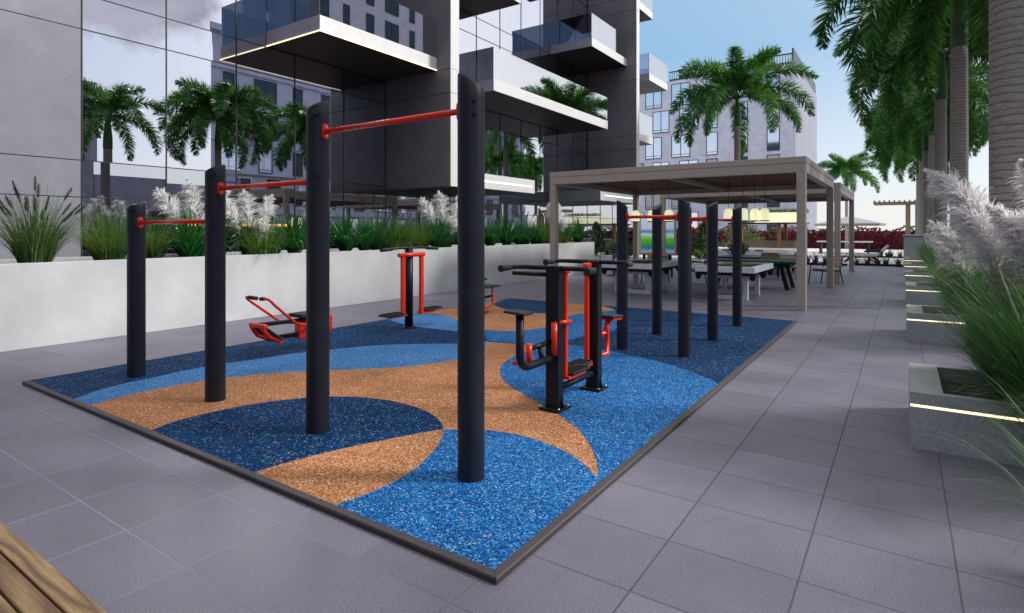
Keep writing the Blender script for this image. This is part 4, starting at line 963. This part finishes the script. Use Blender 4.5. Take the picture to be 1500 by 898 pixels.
for k in range(3600):
    x = rng.uniform(-19, -10.4); y = 37+rng.uniform(-.4, .4); z = rng.uniform(.05, 1.75)
    a = Vector((rng.gauss(0,1), rng.gauss(0,1), rng.gauss(0,1))).normalized(); c = a.orthogonal().normalized(); s = rng.uniform(.08, .18); p = Vector((x, y, z))
    q.face([p-a*s, p-c*s*.6, p+a*s, p+c*s*.6])
q.build('foliage', M['maroon'], t)
# planting strips on the white terrace
def strip(label, x0, x1, y, seed, mt, hh, n):
    o = thing('flower_strip', label, 'flower bed', ((x0+x1)/2,y,0), group='planting strips on the white terrace')
    q = MB(); q.box(x0, x1, y-.25, y+.25, 0, .09); q.build('kerb', M['black'], o)
    q = MB(); rng = random.Random(seed); k = int((x1-x0)*3)
    for i in range(k):
        cx = x0+(i+.5)*(x1-x0)/k+rng.uniform(-.1,.1)
        for _ in range(n):
            a = rng.uniform(0, 2*PI); d = Vector((math.cos(a), math.sin(a), 0)); l = hh*rng.uniform(.4, 1.1)
            p0 = Vector((cx+rng.uniform(-.08,.08), y+rng.uniform(-.15,.15), .08)); p1 = p0+Vector((0,0,l*.6))+d*l*.25; p2 = p1+Vector((0,0,l*.3))+d*l*.35
            q.ribbon([p0, p1, p2], Vector((-d.y, d.x, 0)), lambda s: .02*(1-.8*s))
    q.build('plants', mt, o)
strip('dark low plants along the nearer terrace strip', -1.9, .0, 30.9, 1, M['spike'], .40, 24)
strip('dark low plants along the farther terrace strip', -1.35, .0, 40.3, 2, M['bush'], .5, 26)
strip('purple flowering strip behind the slatted armchair', -4.3, -2.1, 30.2, 3, M['lav'], .55, 34)
# loungers and a white table on the terrace
def lounger(label, loc, rz, group):
    o = thing('sun_lounger', label, 'lounger', loc, rz, group)
    q = MB(); q.box(-.33, .33, -.2, 1.2, .30, .36); q.cbox((0, -.48, .56), .66, .72, .06, Matrix.Rotation(R(-45), 3, 'X')); q.build('bed', M['greyfab'], o, .015, world=False)
    for s in (-1, 1):
        q = MB(); q.bar((s*.35, -.25, .02), (s*.35, .15, .30), .05, .06); q.bar((s*.35, 1.1, .02), (s*.35, .8, .30), .05, .06); q.box(s*.35-.025, s*.35+.025, -.25, 1.25, .26, .30); q.bar((s*.35, -.5, .55), (s*.35, .25, .56), .05, .05); q.build('side_frame', M['black'], o, .005, world=False)
    return o
lo = lounger('nearest dark lounger on the white terrace', (-1.35,33.3,0), R(95), 'dark loungers on the terrace')
dup(lo, 'middle dark lounger on the white terrace', (-1.35,35.0,0), R(95), 1.0); dup(lo, 'farthest dark lounger on the white terrace', (-1.4,36.7,0), R(95), 1.0)
t = thing('terrace_table', 'white topped table beneath the grey parasol', 'table', (-3.2,46,0))
q = MB(); q.box(-5.0, -1.7, 45.2, 46.6, .78, .86); q.build('tabletop', M['whitemetal'], t, .01)
for x in (-4.8, -1.95):
    q = MB(); q.box(x-.05, x+.05, 45.4, 46.4, 0, .778); q.build('leg', M['black'], t)
t = thing('parasol', 'wide grey parasol with a slim pole on the far terrace', 'umbrella', (-3.2,48,0))
q = MB(); q.tube([(-3.2,48,0),(-3.2,48,3.3)], .045, 10); q.build('pole', M['steel'], t)
q = MB(); n = 8; ap = (-3.2,48,2.62)
for k in range(n):
    a0, a1 = 2*PI*k/n+.2, 2*PI*(k+1)/n+.2; r_ = 2.25
    q.face([ap, (-3.2+r_*math.cos(a0), 48+r_*math.sin(a0), 2.08), (-3.2+r_*math.cos(a1), 48+r_*math.sin(a1), 2.08)])
    q.face([(-3.2+r_*math.cos(a0), 48+r_*math.sin(a0), 2.08), (-3.2+r_*math.cos(a0), 48+r_*math.sin(a0), 1.93), (-3.2+r_*math.cos(a1), 48+r_*math.sin(a1), 1.93), (-3.2+r_*math.cos(a1), 48+r_*math.sin(a1), 2.08)])
q.build('canopy', M['greyfab'], t)
q = MB()
for k in range(n): a0 = 2*PI*k/n+.2; q.tube([(-3.2,48,2.58),(-3.2+2.2*math.cos(a0),48+2.2*math.sin(a0),2.05)], .015, 5)
q.build('ribs', M['steel'], t)
# timber canopy at the end of the path
t = thing('timber_canopy', 'small ladder like timber canopy at the end of the path', 'pergola', (.3,44,0))
for x in (.25, .75):
    q = MB(); q.box(x-.13, x+.13, 44, 44.3, 0, 3.25); q.build('post', M['palewood'], t, .01)
q = MB(); q.box(-1.6, .8, 43.9, 44.0, 3.26, 3.42); q.box(-1.6, .8, 45.6, 45.7, 3.26, 3.42); q.build('beam', M['palewood'], t, .01)
for k in range(9):
    q = MB(); x = -1.55+k*.27; q.box(x-.04, x+.04, 43.85, 45.75, 3.422, 3.52); q.build('rung', M['palewood'], t, .008)
# lit bar hut and spa tub
t = thing('garden_bar', 'timber garden bar with a lit fascia and greenery on its flat roof', 'kiosk', (-7,39,0))
for x in (-8.95, -6.25, -5.1):
    for y in (38.2, 40.5):
        q = MB(); q.box(x-.10, x+.10, y-.10, y+.10, 0, 2.0); q.build('post', M['teak'], t, .01)
q = MB(); q.box(-9.2, -4.9, 38, 40.7, 2.0, 2.08); q.build('roof', M['black'], t, .01)
q = MB(); q.box(-7.6, -5.3, 37.98, 40.6, 2.085, 2.68); q.build('lit_fascia', M['lampglow'], t, .01)
q = MB(); rng = random.Random(8)
for k in range(8): foliage_cloud(q, (-7.3+k*.33, 38.8, 2.78), .3, .9, .16, 110, .07, rng, bias=.2)
q.build('roof_plants', M['bush'], t)
q = MB(); q.box(-8.6, -5.5, 39.0, 39.6, 0, .95); q.build('counter', M['palewood'], t, .01)
t = thing('spa_tub', 'long white spa tub with blue panels on the far terrace', 'tub', (-7.2,33.9,0))
q = MB(); q.box(-8.8, -5.0, 33.2, 35.2, 0.0, .42); q.box(-8.9, -4.9, 33.1, 33.4, .42, .60); q.box(-8.9, -4.9, 35.0, 35.3, .42, .60); q.box(-8.9, -8.6, 33.4, 35.0, .42, .60); q.box(-5.2, -4.9, 33.4, 35.0, .42, .60); q.build('shell', M['whitemetal'], t, .03)
for x in (-8.1, -7.1, -6.4):
    q = MB(); q.box(x-.2, x+.2, 33.085, 33.098, .46, .56); q.build('side_panel', plain('blue panel', (.05,.18,.4), .3) if x == -8.1 else bpy.data.materials['blue panel'], t)
# end block of the planter row
t = thing('concrete_block', 'tall pale concrete block at the end of the planter row', 'wall', (.4,33.4,0))
q = MB(); q.box(.02, 1.4, 32.4, 34.2, 0, 1.32); q.box(-.03, 1.45, 32.35, 34.25, 1.32, 1.40); q.build('body', M['planter'], t, .015)

# ------------------------------------------------------------------ buildings farther off
def window(parent, c, w, h, face, frame_m, pane_m, base=None):
    """c = lower centre on the facade; face: '-y', '-x', '+x'"""
    q = MB(); d = .06; f = .09
    q.box(-w/2, w/2, -d, 0, 0, f); q.box(-w/2, w/2, -d, 0, h-f, h); q.box(-w/2, -w/2+f, -d, 0, f, h-f); q.box(w/2-f, w/2, -d, 0, f, h-f)
    if w > 1.6: q.box(-f/2, f/2, -d, 0, f, h-f)
    q.box(-w/2, w/2, -d*.9, 0, h*.12, h*.12+f*.7)
    p = MB(); p.face([(-w/2+f,-.02,f),(w/2-f,-.02,f),(w/2-f,-.02,h-f),(-w/2+f,-.02,h-f)])
    fo = q.build('window', frame_m, parent, world=False); po = p.build('pane', pane_m, fo, world=False)
    fo.location = Vector(c)-ORG[parent.name]; fo.rotation_euler = (0,0,{'-y': 0, '-x': -PI/2, '+x': PI/2}[face]); return fo
fb = thing('far_building', 'pale lavender apartment building with tall dark framed windows behind the palm', 'building', (-24,85,0))
fx = -11.4; fy = 79.0
q = MB(); q.box(-46, fx, fy, 101, 0, 22.4); q.build('wall', M['lavwall'], fb)
q = MB(); q.box(-27, fx, fy-.05, fy+.1, 22.41, 22.6); q.box(-27, fx, fy-.05, fy+.1, 23.55, 23.7)
x = -26.95
while x < fx: q.box(x, x+.07, fy-.04, fy+.04, 22.6, 23.55); x += .32
q.build('roof_screen', M['frame'], fb)
q = MB(); q.box(fx-.05, fx+.12, fy, 101, 22.7, 24.3); q.build('roof_edge', M['frame'], fb)
q = MB(); y = fy+.3
while y < 101: q.box(fx, fx+.35, y, y+.12, 0, 22.5); y += 1.5
q.build('fins', M['whitefin'], fb)
q = MB(); q.box(fx+.002, fx+.05, fy+.2, 100.8, .2, 22.2); q.build('side_cladding', M['lavwall'], fb)
first = None; k = 0
rng = random.Random(3)
for i, zt in enumerate((21.9, 18.35, 14.75, 11.2, 7.6, 4.1)):
    for x, w in ((-40.5,2.3),(-36.7,2.3),(-33,2.3),(-29.3,2.4),(-25.4,2.6),(-21.2,1.5),(-17.4,1.5),(-13.6,1.5)):
        xx = x+(1.1 if i % 2 and x < -22 else 0)
        window(fb, (xx, fy-.005, zt-3.05), w, 3.05, '-y', M['frame'], M['pane'] if rng.random() < .85 else M['curtain'])
ob = thing('opposite_building', 'mauve apartment block with dark windows mirrored in the facade glass', 'building', (34,52,0))
def prism(q, fp, z0, z1):
    q.face([(x, y, z1) for x, y in fp]); q.face([(x, y, z0) for x, y in fp[::-1]])
    for i in range(len(fp)): a, c = fp[i-1], fp[i]; q.face([(*a, z0), (*c, z0), (*c, z1), (*a, z1)])
q = MB(); prism(q, [(30,30.4),(46,39.6),(46,87),(30,87)], 0, 21.2); prism(q, [(29.4,29.9),(46.3,39.4),(46.3,87.4),(29.4,87.4)], 21.2, 21.8); q.build('wall', M['oppwall'], ob)
q = MB(); prism(q, [(33,36.5),(46,43),(46,68),(33,68)], 21.81, 36); tw_ = q.build('tower', M['oppwall'], ob)
q = MB()
for z in (3.4, 7.0, 10.6, 14.2, 17.8): q.box(29.85, 29.995, 30.4, 84, z-.14, z+.14)
q.build('string_course', M['oppwall'], ob)
for z0 in (22.6, 26.1, 29.6, 32.8):
    for j in range(8): window(ob, (32.99, 38.5+j*3.7, z0), (1.3, 2.4, 1.0)[j % 3], 2.4, '-x', M['frame'], M['darkpane'])
rng = random.Random(4)
for i, z0 in enumerate((.5, 4.0, 7.6, 11.2, 14.8, 18.3)):
    for j in range(14):
        y = 32.2+j*3.9+(.9 if i % 2 else 0); w = rng.choice((1.2, 1.6, 2.6))
        window(ob, (29.99, y, z0), w, 2.6, '-x', M['whitefin'] if rng.random() < .3 else M['frame'], M['darkpane'] if rng.random() < .75 else M['pane'])
lb_ = thing('low_building', 'low mauve building with dark openings mirrored at the left of the glass', 'building', (26,12,0))
q = MB(); q.box(22, 34, 17.6, 28.5, 3.1, 5.6); q.box(22.6, 34, 17.6, 28.5, 0, 3.1); q.build('hall', M['purple'], lb_)
q = MB(); q.box(22, 34, -14, 17.55, 0, 12.2); q.build('block', M['purple'], lb_)
for y, z0, w, h in ((15.9,.4,1.7,2.4),(15.9,3.6,1.7,3.4),(15.9,8,1.7,3.2),(12.6,.4,2,2.6),(12.6,4,2,3),(12.6,8,2,3),(8,.4,2.6,2.6),(8,4,2.6,3),(8,8,2.6,3)): window(lb_, (21.99,y,z0), w, h, '-x', M['frame'], M['darkpane'])
for y in (19.6, 22.4, 25.2, 27.4): window(lb_, (22.59,y,.3), 2.0, 2.5, '-x', M['frame'], M['darkpane'])

# ------------------------------------------------------------------ sky, sun, camera
SUN_AZ = math.atan2(.84, .54)      # clockwise from +Y towards +X
SUN_EL = R(36)
w = bpy.data.worlds.new('World'); sc.world = w; w.use_nodes = True
nt = w.node_tree; nd = nt.nodes; lk = nt.links; bg = nd['Background']
sky = N(nd, 'ShaderNodeTexSky', sky_type='NISHITA'); sky.sun_disc = False; sky.sun_elevation = SUN_EL; sky.sun_rotation = SUN_AZ
sky.air_density = 1.0; sky.dust_density = 2.0; sky.ozone_density = 2.5; sky.altitude = 50
tc = N(nd, 'ShaderNodeTexCoord').outputs['Generated']
sx = N(nd, 'ShaderNodeSeparateXYZ'); lk.new(tc, sx.inputs[0])
def cloud(c, rad, flat):
    sb = N(nd, 'ShaderNodeVectorMath', operation='SUBTRACT'); lk.new(tc, sb.inputs[0]); sb.inputs[1].default_value = c
    ml = N(nd, 'ShaderNodeVectorMath', operation='MULTIPLY'); lk.new(sb.outputs[0], ml.inputs[0]); ml.inputs[1].default_value = (1,1,flat)
    ln = N(nd, 'ShaderNodeVectorMath', operation='LENGTH'); lk.new(ml.outputs[0], ln.inputs[0])
    nn = noise(nd, lk, tc, 9, 6, .6)
    aa = N(nd, 'ShaderNodeMath', operation='MULTIPLY_ADD'); lk.new(nn, aa.inputs[0]); aa.inputs[1].default_value = -rad*1.3; lk.new(ln.outputs['Value'], aa.inputs[2])
    mr = N(nd, 'ShaderNodeMapRange'); lk.new(aa.outputs[0], mr.inputs['Value']); mr.inputs['From Min'].default_value = rad*.38; mr.inputs['From Max'].default_value = rad*.12
    return mr.outputs[0]
ck = cloud((.895,.33,.335), .165, 2.0)
mk = N(nd, 'ShaderNodeMath', operation='MULTIPLY'); lk.new(ck, mk.inputs[0]); mk.inputs[1].default_value = .92
ccol = ramp(nd, lk, noise(nd, lk, mapping(nd, lk, tc, (1,1,2.5)), 6, 4), [(.35, (.36,.33,.40)), (.65, (.66,.64,.70))])
csc = N(nd, 'ShaderNodeVectorMath', operation='SCALE'); csc.inputs['Scale'].default_value = 7.6; lk.new(ccol, csc.inputs[0])
grad = ramp(nd, lk, sx.outputs['Z'], [(0, (.99,.96,.92)), (.09, (.74,.84,.95)), (.28, (.30,.54,.80)), (.40, (.36,.57,.80)), (.62, (1,.98,.96))])
gsc = N(nd, 'ShaderNodeVectorMath', operation='SCALE'); gsc.inputs['Scale'].default_value = 7.6; lk.new(grad, gsc.inputs[0])
hi = N(nd, 'ShaderNodeMapRange'); lk.new(sx.outputs['Z'], hi.inputs['Value']); hi.inputs['From Min'].default_value = .42; hi.inputs['From Max'].default_value = .7; hi.inputs['To Min'].default_value = 7.6; hi.inputs['To Max'].default_value = 13; lk.new(hi.outputs[0], gsc.inputs['Scale'])
sun_h = Vector((math.sin(R(42))*math.cos(R(16)), math.cos(R(42))*math.cos(R(16)), math.sin(R(16))))
dt = N(nd, 'ShaderNodeVectorMath', operation='DOT_PRODUCT'); lk.new(tc, dt.inputs[0]); dt.inputs[1].default_value = sun_h
mxd = N(nd, 'ShaderNodeMath', operation='MAXIMUM'); lk.new(dt.outputs['Value'], mxd.inputs[0]); mxd.inputs[1].default_value = 0
pw = N(nd, 'ShaderNodeMath', operation='POWER'); lk.new(mxd.outputs[0], pw.inputs[0]); pw.inputs[1].default_value = 6
hazed = mixc(nd, lk, pw.outputs[0], gsc.outputs[0], (9.4,9.3,9.3))
base = mixc(nd, lk, .85, sky.outputs[0], hazed)
c1_ = mixc(nd, lk, mk.outputs[0], base, csc.outputs[0])
lk.new(c1_, bg.inputs['Color']); bg.inputs['Strength'].default_value = .135
sun = bpy.data.lights.new('sun', 'SUN'); sun.energy = 3.9; sun.angle = R(12); sun.color = (1,.945,.88)
so = bpy.data.objects.new('sun', sun); COL.objects.link(so)
sd = Vector((math.sin(SUN_AZ)*math.cos(SUN_EL), math.cos(SUN_AZ)*math.cos(SUN_EL), math.sin(SUN_EL)))
so.rotation_euler = (-sd).to_track_quat('-Z', 'Y').to_euler(); so.location = sd*60
cam = bpy.data.cameras.new('camera'); cam.sensor_width = 36; cam.lens = 36*846.1/1500; cam.shift_y = -(449-337.5)/1500; cam.clip_end = 2000; cam.clip_start = .05
co_ = bpy.data.objects.new('camera', cam); COL.objects.link(co_); co_.location = (0,0,1.6); co_.rotation_euler = (PI/2,0,.5953)
sc.camera = co_
sc.view_settings.view_transform = 'Standard'; sc.view_settings.look = 'None'; sc.view_settings.exposure = 0; sc.view_settings.gamma = 1
sc.cycles.max_bounces = 8; sc.cycles.transparent_max_bounces = 12; sc.cycles.caustics_reflective = False; sc.cycles.caustics_refractive = False
sc.cycles.sample_clamp_indirect = 6
